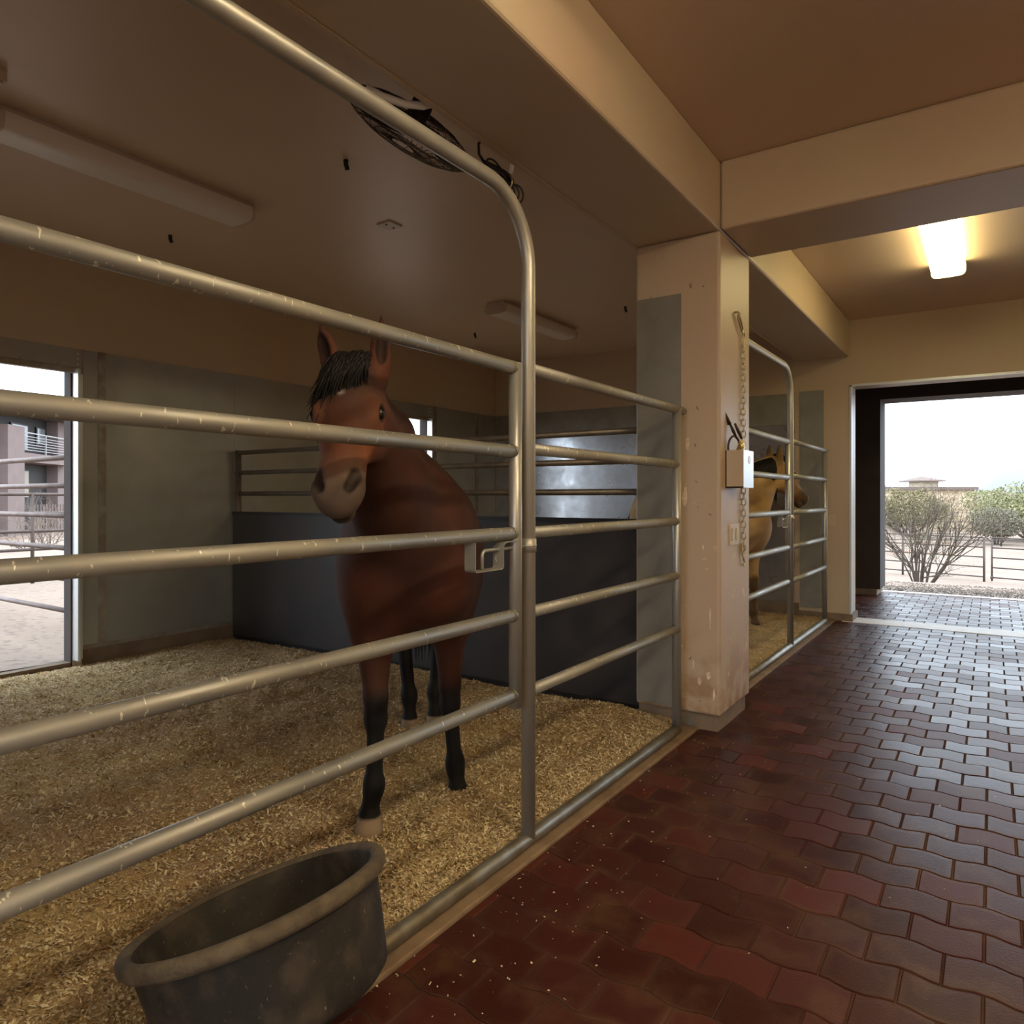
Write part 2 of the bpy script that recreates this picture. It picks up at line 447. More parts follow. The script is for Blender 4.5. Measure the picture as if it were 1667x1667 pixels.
for cx_, cz_, w_, h_ in ((-1.420, 1.60, 0.030, 0.075), (-1.433, 1.30, 0.036, 0.12), (-1.29, 0.64, 0.010, 0.16), (-1.35, 0.27, 0.022, 0.05), (-1.30, 0.31, 0.030, 0.045), (-1.268, 0.21, 0.016, 0.07), (-1.385, 0.36, 0.014, 0.06), (-1.33, 1.02, 0.012, 0.03)):
    poly = []
    for k_ in range(11):
        a_ = 2*PI*k_/11; q_ = rc.uniform(0.65, 1.1)
        poly.append((cx_ + w_/2*q_*math.cos(a_), cz_ + h_/2*q_*math.sin(a_)))
    n_ = len(poly)
    V = [(x_, 3.8572, z_) for x_, z_ in poly] + [(x_, 3.8585, z_) for x_, z_ in poly]
    F = [tuple(range(n_)), tuple(range(n_, 2*n_))[::-1]] + [(i_, n_ + i_, n_ + (i_+1) % n_, (i_+1) % n_) for i_ in range(n_)]
    sub('paint_chip', MB().add(V, F), M_flake, P1)
struct('ceiling_beam', MB().box(PXL, PXR, YF, YB, ZB, ZC), M_tan, bevel=0.018, label='long tan beam over the stall fronts')
struct('ceiling_beam', MB().box(PXR, X1, 3.858, 4.43, ZB + 0.001, ZC), M_tan, bevel=0.018, label='tan beam crossing the aisle at the pillar')
struct('ceiling_beam', MB().box(PXR, X1, -0.83, -0.262, ZB + 0.001, ZC), M_tan, bevel=0.018, label='tan beam crossing the aisle')
struct('trim_4', MB().box(PXL - 0.012, PXL + 0.012, YF, YB, ZB - 0.004, ZB + 0.012), M_tan, label='thin lip along the inner edge of the long beam')
cb = MB()
for a, b in ((-0.262, 3.858), (4.43, 8.10)):
    cb.box(-1.50, -1.36, a, b, -0.05, 0.012)
struct('trim_5', cb, M_curb, bevel=0.008, label='dirty concrete curb under the stall fronts')

# porch beyond the doorway
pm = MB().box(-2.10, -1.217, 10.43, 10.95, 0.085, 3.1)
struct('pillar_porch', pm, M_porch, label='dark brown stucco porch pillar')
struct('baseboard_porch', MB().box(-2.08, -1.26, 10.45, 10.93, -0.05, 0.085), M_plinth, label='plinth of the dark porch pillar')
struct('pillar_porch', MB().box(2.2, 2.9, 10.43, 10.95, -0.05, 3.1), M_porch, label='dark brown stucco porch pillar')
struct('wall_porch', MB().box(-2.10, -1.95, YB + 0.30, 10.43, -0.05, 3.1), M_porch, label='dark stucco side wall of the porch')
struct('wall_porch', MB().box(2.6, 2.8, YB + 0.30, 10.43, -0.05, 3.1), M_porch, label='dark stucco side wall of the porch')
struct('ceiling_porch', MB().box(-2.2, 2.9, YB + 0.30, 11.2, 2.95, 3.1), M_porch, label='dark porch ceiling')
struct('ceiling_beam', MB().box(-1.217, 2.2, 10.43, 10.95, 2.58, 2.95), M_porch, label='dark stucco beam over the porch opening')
d = thing('door_track', 'black overhead track and rolled curtain of the end door', 'door track', (0.3, 8.5, 2.5))
part('track', MB().box(-1.22, 1.84, 8.42, 8.50, 2.52, 2.62), M_black, d)
part('rolled_curtain', MB().tube([(-1.22, 8.62, 2.66), (1.84, 8.62, 2.66)], 0.11, 20), M_black, d)

# ------------------------------------------------------------------ pavers
PL, PP, GAP, AMP = 0.187, 0.158, 0.0038, 0.0085
def wave(x):
    return AMP * math.tanh(1.5 * math.cos(2 * PI * (x + 0.019) / PL)) / math.tanh(1.5)
NS = 8
def paver_rings(xc, y0):
    """three nested outlines (outer, bevel, dust) of the paver centred on xc in the row starting at y0"""
    rings = []
    for ins in (0.0, 0.0025, 0.026):
        xa, xb = xc - PL/2 + GAP/2 + ins, xc + PL/2 - GAP/2 - ins
        xs = [xa + (xb - xa) * i / NS for i in range(NS + 1)]
        lo = [(x, y0 + wave(x) + GAP/2 + ins) for x in xs]
        hi = [(x, y0 + PP + wave(x) - GAP/2 - ins) for x in xs]
        rings.append(lo + hi[::-1])
    return rings
def paver_geo(xc, y0, clamp=None, z=0.0):
    R = paver_rings(xc, y0)
    if clamp:
        a, b, c, d = clamp
        R = [[(min(max(x, a), b), min(max(y, c), d)) for x, y in r] for r in R]
    n = len(R[0]); V = []; F = []; E = []
    for r, zz, e in ((R[0], -0.03, 1), (R[0], -0.0018, 1), (R[1], 0.0, 0.9), (R[2], 0.0003, 0.0)):
        V += [(x, y, z + zz) for x, y in r]; E += [e] * n
    for k in range(3):
        for i in range(n):
            j = (i + 1) % n
            F.append((k*n+i, k*n+j, (k+1)*n+j, (k+1)*n+i))
    b = 3 * n
    for i in range(NS):
        F.append((b+i, b+i+1, b+n-2-i, b+n-1-i))
    return V, F, E
def attr(me, name, vals):
    a = me.attributes.new(name, 'FLOAT', 'POINT'); a.data.foreach_set('value', np.array(vals, np.float32))
ca, sa = math.cos(math.radians(34.11)), math.sin(math.radians(34.11))
def pix(p):
    d = -p[0]*sa + p[1]*ca
    if d < 0.2: return None
    return (833.5 + 1153.8*(p[0]*ca + p[1]*sa)/d, 809 - 1153.8*(p[2]-1.3)/d)
cells = []
for k in range(int(-1.1/PP) - 1, int(10.9/PP) + 1):
    y0 = k * PP
    zone = None
    if -1.2 < y0 < 8.06 - 0.02: zone = (-1.355, X1, -2.0, 8.055)
    if y0 + PP > 8.40 and y0 < 10.88: zone = (-1.95, 2.6, 8.405, 10.895)
    if zone is None: continue
    off = -0.019 + (0 if k % 2 else PL/2) + PL/2
    i0 = int((zone[0] - off)/PL) - 1; i1 = int((zone[1] - off)/PL) + 1
    for i in range(i0, i1 + 1):
        xc = off + i * PL
        if xc + PL/2 < zone[0] + 0.012 or xc - PL/2 > zone[1] - 0.012: continue
        clip = xc - PL/2 < zone[0] or xc + PL/2 > zone[1] or y0 - 0.02 < zone[2] or y0 + PP + 0.02 > zone[3]
        q = [pix((xc + sx*PL/2, y0 + PP/2 + sy*PP/2, 0)) for sx, sy in ((-1,-1),(1,-1),(1,1),(-1,1))]
        area = 0
        if all(t is not None for t in q):
            cxp = sum(t[0] for t in q)/4; cyp = sum(t[1] for t in q)/4
            if -20 < cxp < 1690 and -20 < cyp < 1700:
                area = abs(sum(q[a][0]*q[(a+1)%4][1]-q[(a+1)%4][0]*q[a][1] for a in range(4)))/2
        cells.append((area, xc, y0, k, clip, zone))
cells.sort(key=lambda c: -c[0])
protos = {}
for idx, (area, xc, y0, k, clip, zone) in enumerate(cells[:300]):
    if clip:
        V, F, E = paver_geo(xc, y0, zone)
        me = MB().add(V, F).mesh('paver', (xc, y0, 0)); attr(me, 'edge', E)
    else:
        key = k % 2
        if key not in protos:
            V, F, E = paver_geo(xc, y0)
            me = MB().add(V, F).mesh('paver', (xc, y0, 0)); attr(me, 'edge', E); protos[key] = me
        me = protos[key]
    o = link('paver', me, M_paver, fl)
    o.location = (xc, y0, rnd.uniform(-0.0012, 0.0012))
    o.rotation_euler = (rnd.uniform(-0.004, 0.004), rnd.uniform(-0.004, 0.004), 0)
mb = MB(); EA = []; TN = []
for area, xc, y0, k, clip, zone in cells[300:]:
    V, F, E = paver_geo(xc, y0, zone if clip else None, rnd.uniform(-0.0012, 0.0012))
    mb.add(V, F); EA += E; t = rnd.random(); TN += [t] * len(V)
me = mb.mesh('paver_field'); attr(me, 'edge', EA); attr(me, 'tone', TN)
o = link('paver_field', me, M_paver, fl); o['kind'] = 'stuff'

# ------------------------------------------------------------------ stall fronts and gates
GX = -1.42
def stall_front():
    t = thing('pipe_fence', 'galvanised pipe stall front fixed to the chipped pillar, arch beside the feed tub', 'pipe fence', (GX, 1.7, 0.0))
    part('base_bar', MB().tube([(GX, -0.24, 0.037), (GX, 3.70, 0.037)], 0.026, 16), M_galv_base, t)
    p = [(GX, 2.204, 0.03), (GX, 2.204, 2.14)] + arc((GX, 1.954, 2.14), 0.25, 0, PI/2, (0,1,0), (0,0,1), 12)[1:] \
        + [(GX, 1.0, 2.385), (GX, 0.30, 2.385)] + arc((GX, 0.30, 2.135), 0.25, PI/2, PI, (0,1,0), (0,0,1), 12)[1:] + [(GX, 0.05, 0.03)]
    part('arch', MB().tube(p, 0.0265, 18), M_galv_v, t)
    part('post', MB().tube([(GX, 3.695, 0.03), (GX, 3.695, 1.78)], 0.0245, 16), M_galv_v, t)
    for z in (1.775, 1.478, 1.168, 0.873, 0.582):
        part('rail', MB().tube([(GX, 2.21, z), (GX, 3.69 + (0.10 if z > 1.7 else 0), z)], 0.0225, 14), M_galv, t)
    c = MB()
    c.tube([(GX, 2.204, 1.098), (GX, 2.204, 1.146)], 0.0305, 16)
    c.tube([(GX, 2.204, 1.119), (GX, 2.204, 1.123)], 0.032, 16)
    part('clamp_collar', c, M_galv_v, t)
    return t
def stall_gate():
    t = thing('stall_gate', 'galvanised five-rail stall gate in front of the bay horse', 'gate', (GX, 0.12, 0.55))
    for y in (2.118, 0.12):
        part('upright', MB().tube([(GX, y, 0.545), (GX, y, 1.782)], 0.0245, 16), M_galv_v, t)
    for z in (1.764, 1.464, 1.170, 0.876, 0.590):
        r = part('rail', MB().tube([(GX, 0.10, z), (GX, 2.110, z)], 0.0228, 16), M_galv, t)
        wd = MB()
        wd.tube([(GX, 2.090, z), (GX, 2.103, z)], 0.0248, 14)
        link('weld', wd.mesh('weld', tuple(t.location)), M_galv_base, r)
    for z in (0.72, 1.62):
        h = MB(); h.tube([(GX, 0.12, z), (GX, 0.05, z)], 0.012, 10); h.tube([(GX, 0.05, z - 0.03), (GX, 0.05, z + 0.03)], 0.033, 14)
        part('hinge', h, M_galv_base, t)
    # latch: bent strap bracket below the middle rail, slide rod and handle
    s = MB()
    w = 0.022
    prof = [(1.850, 1.150), (1.850, 1.062)] + [(1.850 + 0.012*(1-math.cos(a)), 1.062 - 0.012*math.sin(a)) for a in np.linspace(0.3, PI/2, 4)] + \
           [(2.003, 1.050)] + [(2.003 + 0.012*math.sin(a), 1.062 - 0.012*math.cos(a)) for a in np.linspace(0.3, PI/2, 4)] + \
           [(2.015, 1.128), (2.022, 1.138), (2.034, 1.141), (2.10, 1.141)]
    V = []; F = []
    th = 0.004
    for i, (y, z) in enumerate(prof):
        a = np.array(prof[min(i+1, len(prof)-1)]) - np.array(prof[max(i-1, 0)]); a = a/np.linalg.norm(a); nn = np.array([-a[1], a[0]])*th
        for sx in (-w, w):
            V.append((GX + sx, y, z)); V.append((GX + sx, y + nn[0], z + nn[1]))
    for i in range(len(prof) - 1):
        a = 4*i; b = a + 4
        F += [(a, b, b+2, a+2), (a+1, a+3, b+3, b+1), (a, a+1, b+1, b), (a+2, b+2, b+3, a+3)]
    F += [(0, 2, 3, 1), (4*len(prof)-4, 4*len(prof)-3, 4*len(prof)-1, 4*len(prof)-2)]
    s.add(V, F)
    br = part('latch_bracket', s, M_galv, t)
    q = [(GX, 2.18, 1.118), (GX, 1.935, 1.118)] + arc((GX, 1.935, 1.100), 0.018, PI/2, PI, (0,1,0), (0,0,1), 5)[1:] + [(GX, 1.917, 1.056)]
    rod = part('latch_rod', MB().tube(q, 0.0065, 10), M_galv_v, t)
    return t
front1 = stall_front(); gate1 = stall_gate()
DY = 4.114
front2 = copy_tree(front1); front2.location.y += DY
front2['label'] = 'galvanised pipe stall front between the pillar and the end doorway wall'
gate2 = copy_tree(gate1); gate2.location.y += DY
gate2['label'] = 'galvanised five-rail stall gate in front of the buckskin horse'

# partition between the stalls
t = thing('stall_partition', 'dark panelled stall divider topped with three pipe rails behind the bay horse', 'partition', (-3.75, 3.97, 0))
part('lower_panel', MB().box(X0 + 0.02, PXL - 0.005, 3.945, 4.0, 0.02, 1.145), M_dark, t)
part('cap_channel', MB().box(X0 + 0.02, PXL - 0.005, 3.935, 4.01, 1.140, 1.166), M_black, t)
for z in (1.703, 1.520, 1.330):
    part('rail', MB().tube([(X0 + 0.03, 3.972, z), (PXL + 0.0, 3.972, z)], 0.020, 12), M_rust, t)
part('post', MB().tube([(X0 + 0.06, 3.972, 0.0), (X0 + 0.06, 3.972, 1.725)], 0.026, 12), M_rust, t)
part('foot_strip', MB().box(X0 + 0.06, PXL - 0.02, 3.928, 3.945, 0.02, 0.05), M_black, t)

# ------------------------------------------------------------------ light fixtures
def fixture(name, label, x, y0, y1, lens_m, body_m, group=None, w=0.23):
    yc = (y0 + y1)/2
    t = thing(name, label, 'light fixture', (x, yc, ZC), group)
    part('housing', MB().box(x - w/2 + 0.015, x + w/2 - 0.015, y0 + 0.01, y1 - 0.01, ZC - 0.040, ZC), body_m, t)
    n = 14; V = []; F = []
    for y in (y0 + 0.02, y1 - 0.02):
        for i in range(n + 1):
            a = PI * i / n
            ca_, sa_ = math.cos(a), math.sin(a)
            V.append((x + w/2 * math.copysign(abs(ca_)**0.38, ca_), y, ZC - 0.028 - 0.085 * abs(sa_)**0.42))
    for i in range(n):
        F.append((i, i+1, n+1+i+1, n+1+i))
    F.append(tuple(range(n+1))); F.append(tuple(range(n+1, 2*n+2))[::-1])
    part('lens', MB().add(V, F), lens_m, t)
    for y in (y0, y1 - 0.02):
        V2 = [(px_, y + dy, pz) for dy in (0, 0.02) for (px_, _, pz) in [(v[0] + (0.004 if v[0] > x else -0.004), 0, v[2] - 0.003) for v in V[:n+1]]]
        F2 = [tuple(range(n+1)), tuple(range(n+1, 2*n+2))[::-1]] + [(i, n+1+i, n+2+i, i+1) for i in range(n)] + [(0, n, 2*n+1, n+1)]
        part('end_cap', MB().add(V2, F2), body_m, t)
    for yy in (y0 + 0.06, y1 - 0.06):
        for sx in (-1, 1):
            part('clip', MB().box(x + sx*(w/2 - 0.03) - 0.012, x + sx*(w/2 - 0.03) + 0.012, yy - 0.02, yy + 0.02, ZC - 0.046, ZC - 0.002), M_black, t)
    return t
fixture('fluorescent_light', 'unlit brown fluorescent fixture on the ceiling above the bay horse stall', -3.95, 1.40, 2.785, M_fixlens, M_fix)
fixture('fluorescent_light', 'unlit brown fluorescent fixture on the ceiling of the buckskin horse stall', -3.88, 5.44, 6.83, M_fixlens, M_fix)
M_lit = mat('lit_lens_end_bay', (0.9, 0.85, 0.7, 1), 0.4, emit=(1.0, 0.86, 0.42, 1), estr=FAR_LAMP)
M_lit_fill = mat('lit_lens_added_fill', (0.9, 0.85, 0.7, 1), 0.4, emit=(1.0, 0.84, 0.55, 1), estr=NEAR_LAMP*1.2)  # lens of the unseen fixtures added as fill along the right row
M_lit3 = mat('lit_lens_stall_side', (0.9, 0.85, 0.7, 1), 0.4, emit=(1.0, 0.84, 0.55, 1), estr=NEAR_LAMP*0.34)
M_fixw = mat('fixture_white', (0.62, 0.55, 0.38, 1), 0.4)
fixture('fluorescent_light', 'glowing fluorescent fixture on the aisle ceiling near the end doorway', -0.285, 5.16, 6.56, M_lit, M_fixw)
fixture('fluorescent_light', 'glowing fluorescent fixture over the stall side of the near aisle', -0.285, 0.60, 2.00, M_lit3, M_fixw)
fixture('fluorescent_light', 'added unseen fluorescent fill light over the far side of the near aisle', 1.45, 0.60, 2.00, M_lit_fill, M_fixw)  # out of view, added to soften and fill the aisle light
fixture('fluorescent_light', 'added unseen fluorescent fill light over the stall side of the rear aisle', -0.285, -3.00, -1.60, M_lit3, M_fixw)  # added behind the camera as frontal fill for gate, horse and stall
fixture('fluorescent_light', 'added unseen fluorescent fill light over the far side of the rear aisle', 1.45, -3.00, -1.60, M_lit_fill, M_fixw)  # second row behind the camera, added to spread the fill
fixture('fluorescent_light', 'added unseen fluorescent fill light by the right wall near the end doorway', 1.45, 5.16, 6.56, M_lit, M_fixw)  # unseen twin of the end bay lamp, added for more light

# ------------------------------------------------------------------ ceiling bits
for x, y, lab in ((-2.93, 2.703, 'small black hook on the stall ceiling beside the fan'), (-4.796, 2.785, 'small black hook between the long fixture and the outer wall'),
                  (-2.943, 6.305, 'small black hook on the ceiling beside the steel-clad pillar top'), (-4.822, 6.373, 'small black hook on the ceiling of the buckskin stall near the outer wall')):
    t = thing('ceiling_hook', lab, 'hook', (x, y, ZC), 'black ceiling hooks')
    part('plate', MB().tube([(x, y, ZC), (x, y, ZC - 0.006)], 0.014, 10), M_black, t)
    part('shank', MB().tube([(x, y, ZC), (x, y, ZC - 0.025), (x + 0.006, y + 0.003, ZC - 0.040), (x + 0.004, y + 0.008, ZC - 0.052)], 0.0125, 8), M_black, t)
t = thing('junction_plate', 'small square cover plate with two screws on the stall ceiling', 'cover plate', (-3.378, 3.513, ZC))
part('plate', MB().box(-3.44, -3.32, 3.45, 3.57, ZC - 0.010, ZC), M_fix, t)
for dy in (-0.035, 0.035):
    part('screw', MB().tube([(-3.378, 3.513 + dy, ZC - 0.010), (-3.378, 3.513 + dy, ZC - 0.014)], 0.007, 8), M_black, t)
t = thing('junction_box', 'small brown junction box on the ceiling beyond the long fixture', 'junction box', (-3.64, 1.20, ZC))
part('box', MB().box(-3.75, -3.53, 1.09, 1.315, ZC - 0.05, ZC), M_fix, t)
part('cover', MB().box(-3.74, -3.54, 1.10, 1.305, ZC - 0.058, ZC - 0.05), M_fix, t)

# ------------------------------------------------------------------ cage fan under the long beam
fc = Vector((-2.02, 2.225, 2.845))
fan = thing('wall_fan', 'dark wire-cage fan tilted under the long beam above the gate arch', 'fan', tuple(fc))
fn = Vector((-0.70, 0.10, -0.71)).normalized()
fu = Vector((0, 1, 0)); fu = (fu - fn * fu.dot(fn)).normalized(); fw = fn.cross(fu)
def FP(r, a, h): return tuple(fu * (r*math.cos(a)) + fw * (r*math.sin(a)) + fn * h)
cage = MB()
R = 0.305
for sgn in (1, -1):
    for r in (0.07, 0.13, 0.19, 0.245, R):
        h = sgn * (0.075 * (1 - (r/R)**3))
        cage.ring([FP(r, 2*PI*k/36, h) for k in range(36)], 0.0022 if r < R else 0.0045, 5)
    for k in range(40):
        a = 2*PI*k/40
        cage.tube([FP(r, a + 0.25*(1 - r/R), sgn*0.075*(1 - (r/R)**3)) for r in (0.05, 0.13, 0.21, 0.26, R)], 0.0014, 4, caps=False)
part('cage', cage, M_wire, fan, local=True)
motor = MB()
motor.tube([FP(0, 0, -0.15), FP(0, 0, -0.145), FP(0, 0, -0.07), FP(0, 0, -0.02)], [0.02, 0.042, 0.046, 0.035], 20)
part('motor', motor, M_black, fan, local=True)
for k in range(3):
    a0 = 2*PI*k/3
    V = []; F = []
    for j, aa in enumerate(np.linspace(a0, a0 + 1.2, 6)):
        tw = (j/5 - 0.5)*0.05
        for r in (0.05, 0.16, 0.245):
            V.append(FP(r, aa, 0.01 + tw*r/0.245))
    for j in range(5):
        for i in range(2):
            F.append((j*3+i, j*3+i+1, (j+1)*3+i+1, (j+1)*3+i))
    b = MB().add(V, F, True)
    ob = part('blade', b, M_black, fan, local=True)
    sm = ob.modifiers.new('solid', 'SOLIDIFY'); sm.thickness = 0.003
brk = MB()
brk.tube([FP(0, 0, -0.15), (0.16, -0.01, 0.06), (0.285, -0.01, 0.06)], 0.010, 8)
part('bracket', brk, M_black, fan, local=True)
solid('conduit', MB().tube([(-1.735, 2.110, 2.822), (-1.755, 2.080, 2.806), (-1.785, 2.035, 2.782), (-1.82, 1.975, 2.772), (-1.865, 1.900, 2.780), (-1.90, 1.850, 2.800)], 0.014, 12), M_white,
      'bent white conduit running from the beam to the cage fan', 'conduit')
cd = thing('power_cord', 'bundled dark power cord hanging from the long beam beside the cage fan', 'cord', (-1.79, 2.55, 2.72))
c = MB().tube([(-1.738, 2.380, 2.815), (-1.775, 2.372, 2.775), (-1.79, 2.395, 2.745), (-1.795, 2.44, 2.728)], 0.006, 8)
part('lead', c, M_black, cd)
c = MB()
for k in range(7):
    a = rnd.uniform(-0.012, 0.012); b = rnd.uniform(-0.012, 0.012)
    pts = []
    for i in range(24):
        q = 2*PI*i/24
        y = 2.535 + 0.105*math.cos(q); z = 2.706 - 0.10*(y - 2.535) + 0.022*math.sin(q)*(1 + 0.3*b*50) + a
        pts.append((-1.79 + b + 0.012*math.sin(2*q + k), y, z))
    c.ring(pts, 0.0045, 6)
for k in range(3):
    cc = np.array([-1.79 + 0.012*k, 2.625 + 0.01*k, 2.672 - 0.006*k]); rr = 0.030 + 0.005*k
    c.ring([tuple(cc + rr*np.array([0.35*math.cos(q), 0.8*math.cos(q), math.sin(q)])) for q in np.linspace(0, 2*PI, 20, endpoint=False)], 0.0045, 6)
part('coil', c, M_black, cd)
part('tie', MB().ring([(-1.79 + 0.03*math.cos(q), 2.60, 2.70 + 0.035*math.sin(q)) for q in np.linspace(0, 2*PI, 16, endpoint=False)], 0.004, 6), M_brass, cd)
solid('conduit', MB().tube([(-1.737, 2.575, 2.790), (-1.752, 2.590, 2.778), (-1.765, 2.602, 2.755), (-1.772, 2.604, 2.738)], 0.0095, 10), M_white,
      'short white conduit stub above the bundled cord', 'conduit')

# ------------------------------------------------------------------ chain, box, tool and switch plate on the pillar
XP = PXR
ch = thing('hanging_chain', 'thin brass-coloured chain hanging on the pillar from a snap hook', 'chain', (XP + 0.014, 4.25, 2.38))
part('eye_screw', MB().tube([(XP - 0.005, 4.136, 2.372), (XP + 0.02, 4.136, 2.372)], 0.006, 8).ring([(XP + 0.022, 4.136 + 0.013*math.cos(q), 2.358 + 0.015*math.sin(q)) for q in np.linspace(0, 2*PI, 14, endpoint=False)], 0.004, 6), M_brass, ch)
def oval(c, L_, w, r, up, side):
    c = np.array(c, float); up = np.array(up, float); up /= np.linalg.norm(up); side = np.array(side, float)
    side = side - up*(side@up); side /= np.linalg.norm(side)
    pts = []
    for q in np.linspace(0, 2*PI, 18, endpoint=False):
        pts.append(tuple(c + side*(w/2)*math.cos(q) + up*((L_/2 - w/2)*(1 if math.sin(q) > 0 else -1)*min(1, abs(math.sin(q))*3) + w/2*math.sin(q))))
    return pts
up = np.array([0.0, -0.105, 0.088])
part('snap_hook', MB().ring(oval((XP + 0.016, 4.183, 2.316), 0.115, 0.034, 0.005, up, (0, 1, 1)), 0.0055, 8), M_brass, ch)
part('quick_link', MB().ring(oval((XP + 0.014, 4.252, 2.232), 0.088, 0.036, 0.004, (0, 0, 1), (0, 1, 0)), 0.0045, 8), M_brass, ch)
zc_ = 2.176; k = 0
la = MB().ring(oval((0, 0, 0), 0.043, 0.021, 0.0035, (0, 0, 1), (0, 1, 0)), 0.0034, 6).mesh('link')
lb = MB().ring(oval((0, 0, 0), 0.043, 0.021, 0.0035, (0, 0, 1), (1, 0, 0)), 0.0034, 6).mesh('link')
while zc_ > 0.955:
    o = link('link', la if k % 2 == 0 else lb, M_brass, ch)
    o.location = Vector((XP + 0.013, 4.258 + 0.002*math.sin(k), zc_)) - ch.location
    k += 1; zc_ -= 0.0335
part('quick_link', MB().ring(oval((XP + 0.012, 4.255, 0.99), 0.07, 0.034, 0.004, (0, 0.2, 1), (0, 1, 0)), 0.0045, 8), M_brass, ch)
hk = [(XP + 0.012, 4.262, 0.955), (XP + 0.012, 4.262, 0.925), (XP + 0.012, 4.285, 0.91), (XP + 0.012, 4.262, 0.893), (XP + 0.012, 4.24, 0.90)]
part('end_hook', MB().tube(hk, 0.005, 8), M_brass, ch)

t = thing('wall_box', 'small tan box with a pale side mounted on the pillar below the hanging chain', 'box', (XP + 0.05, 4.05, 1.352))
bx = MB()
x0, x1, y0, y1, z0, z1 = XP, XP + 0.098, 3.953, 4.150, 1.352, 1.561
bx.box(x0, x1, y0, y0 + 0.006, z0, z1); bx.box(x0, x1, y1 - 0.006, y1, z0, z1); bx.box(x0, x1, y0, y1, z0, z0 + 0.006); bx.box(x0, x0 + 0.006, y0, y1, z0, z1)
part('body', bx, M_tan, t)
part('side_panel', MB().box(x1 - 0.004, x1 + 0.002, y0 + 0.002, y1, z0, z1), M_frame, t, label='pale metal side panel')
part('label_disc', MB().tube([(x1 + 0.002, 4.07, 1.51), (x1 + 0.004, 4.07, 1.51)], 0.022, 16), M_white, t)

t = thing('hand_tool', 'dark-handled folding tool with a brassy wrapper standing in the pillar box', 'tool', (XP + 0.045, 4.05, 1.50))
g = MB()
base = np.array([XP + 0.045, 4.03, 1.50])
for sx, c_ in ((0.0, 0), (0.022, 1)):
    a = base + np.array([-0.01 + sx, 0.02 + 0.02*c_, 0.13]); b_ = base + np.array([-0.035 + sx, -0.03 + 0.02*c_, 0.215])
    g.tube([tuple(a), tuple((a + b_)/2), tuple(b_)], [0.006, 0.009, 0.006], 8)
part('handle', g, M_leather, t)
g = MB().tube([tuple(base + np.array([-0.035, -0.035, 0.21])), tuple(base + np.array([-0.045, -0.055, 0.245])), tuple(base + np.array([-0.05, -0.075, 0.275]))], [0.012, 0.010, 0.005], 8)
part('tip', g, M_leather, t)
lp = [tuple(base + np.array([-0.02 - 0.018*math.cos(q), 0.0 - 0.05*math.cos(q), 0.075 + 0.07*math.sin(q)])) for q in np.linspace(0, 2*PI, 20, endpoint=False)]
part('strap', MB().ring(lp, 0.006, 6), M_leather, t)
V = []; F = []
for i in range(8):
    for j in range(10):
        q = 2*PI*j/10
        r = (0.030 + 0.012*math.sin(i*0.6)) * (1 + 0.18*math.sin(3*q + i))
        V.append(tuple(base + np.array([0.008 + 0.6*r*math.cos(q), 0.045 + r*math.sin(q), 0.02 + i*0.0145])))
for i in range(7):
    for j in range(10): F.append((i*10+j, i*10+(j+1)%10, (i+1)*10+(j+1)%10, (i+1)*10+j))
F.append(tuple(range(70, 80))); F.append(tuple(range(10))[::-1])
part('wrapper', MB().add(V, F), M_gold, t)

t = thing('switch_plate', 'cream switch plate on the pillar beside the end of the chain', 'switch', (XP, 4.10, 1.085))
o = part('plate', MB().box(XP, XP + 0.007, 4.02, 4.19, 1.025, 1.145), M_cream, t)
for yy in (4.065, 4.145):
    part('rocker', MB().box(XP + 0.007, XP + 0.012, yy - 0.018, yy + 0.018, 1.05, 1.12), M_cream, t)
t = thing('outlet_plate', 'cream double outlet plate on the end wall beside the doorway', 'outlet', (-1.425, YB, 1.055))
part('plate', MB().box(-1.485, -1.370, YB - 0.007, YB, 1.0, 1.112), M_cream, t)
for xx in (-1.455, -1.40):
    part('socket', MB().box(xx - 0.017, xx + 0.017, YB - 0.011, YB - 0.007, 1.02, 1.092), M_fix, t)

# ------------------------------------------------------------------ feed tub resting on the base bar, tipped into the stall
tub = thing('feed_tub', 'black rubber feed tub with a dusty rolled rim leaning over the base bar', 'feed tub', (-1.388, 1.086, 0.091))
tn = Vector((-0.359, -0.022, 0.933)).normalized()
tub.rotation_euler = tn.to_track_quat('Z', 'Y').to_euler()
H = 0.25
pr = [(0.0, 0.0), (0.20, 0.0), (0.240, 0.004), (0.256, 0.018), (0.262, 0.05), (0.285, H - 0.035), (0.288, H - 0.01), (0.282, H), (0.274, H - 0.01), (0.268, H - 0.05), (0.246, 0.05), (0.225, 0.026), (0.18, 0.020), (0.0, 0.020)]
part('body', MB().lathe(pr, 72), M_rubber, tub, local=True)
rp = [(0.284, H - 0.036), (0.302, H - 0.034), (0.312, H - 0.022), (0.313, H - 0.006), (0.306, H + 0.004), (0.290, H + 0.005), (0.279, H - 0.002), (0.276, H - 0.016), (0.284, H - 0.036)]
part('rim', MB().lathe(rp, 72), M_rim, tub, local=True)

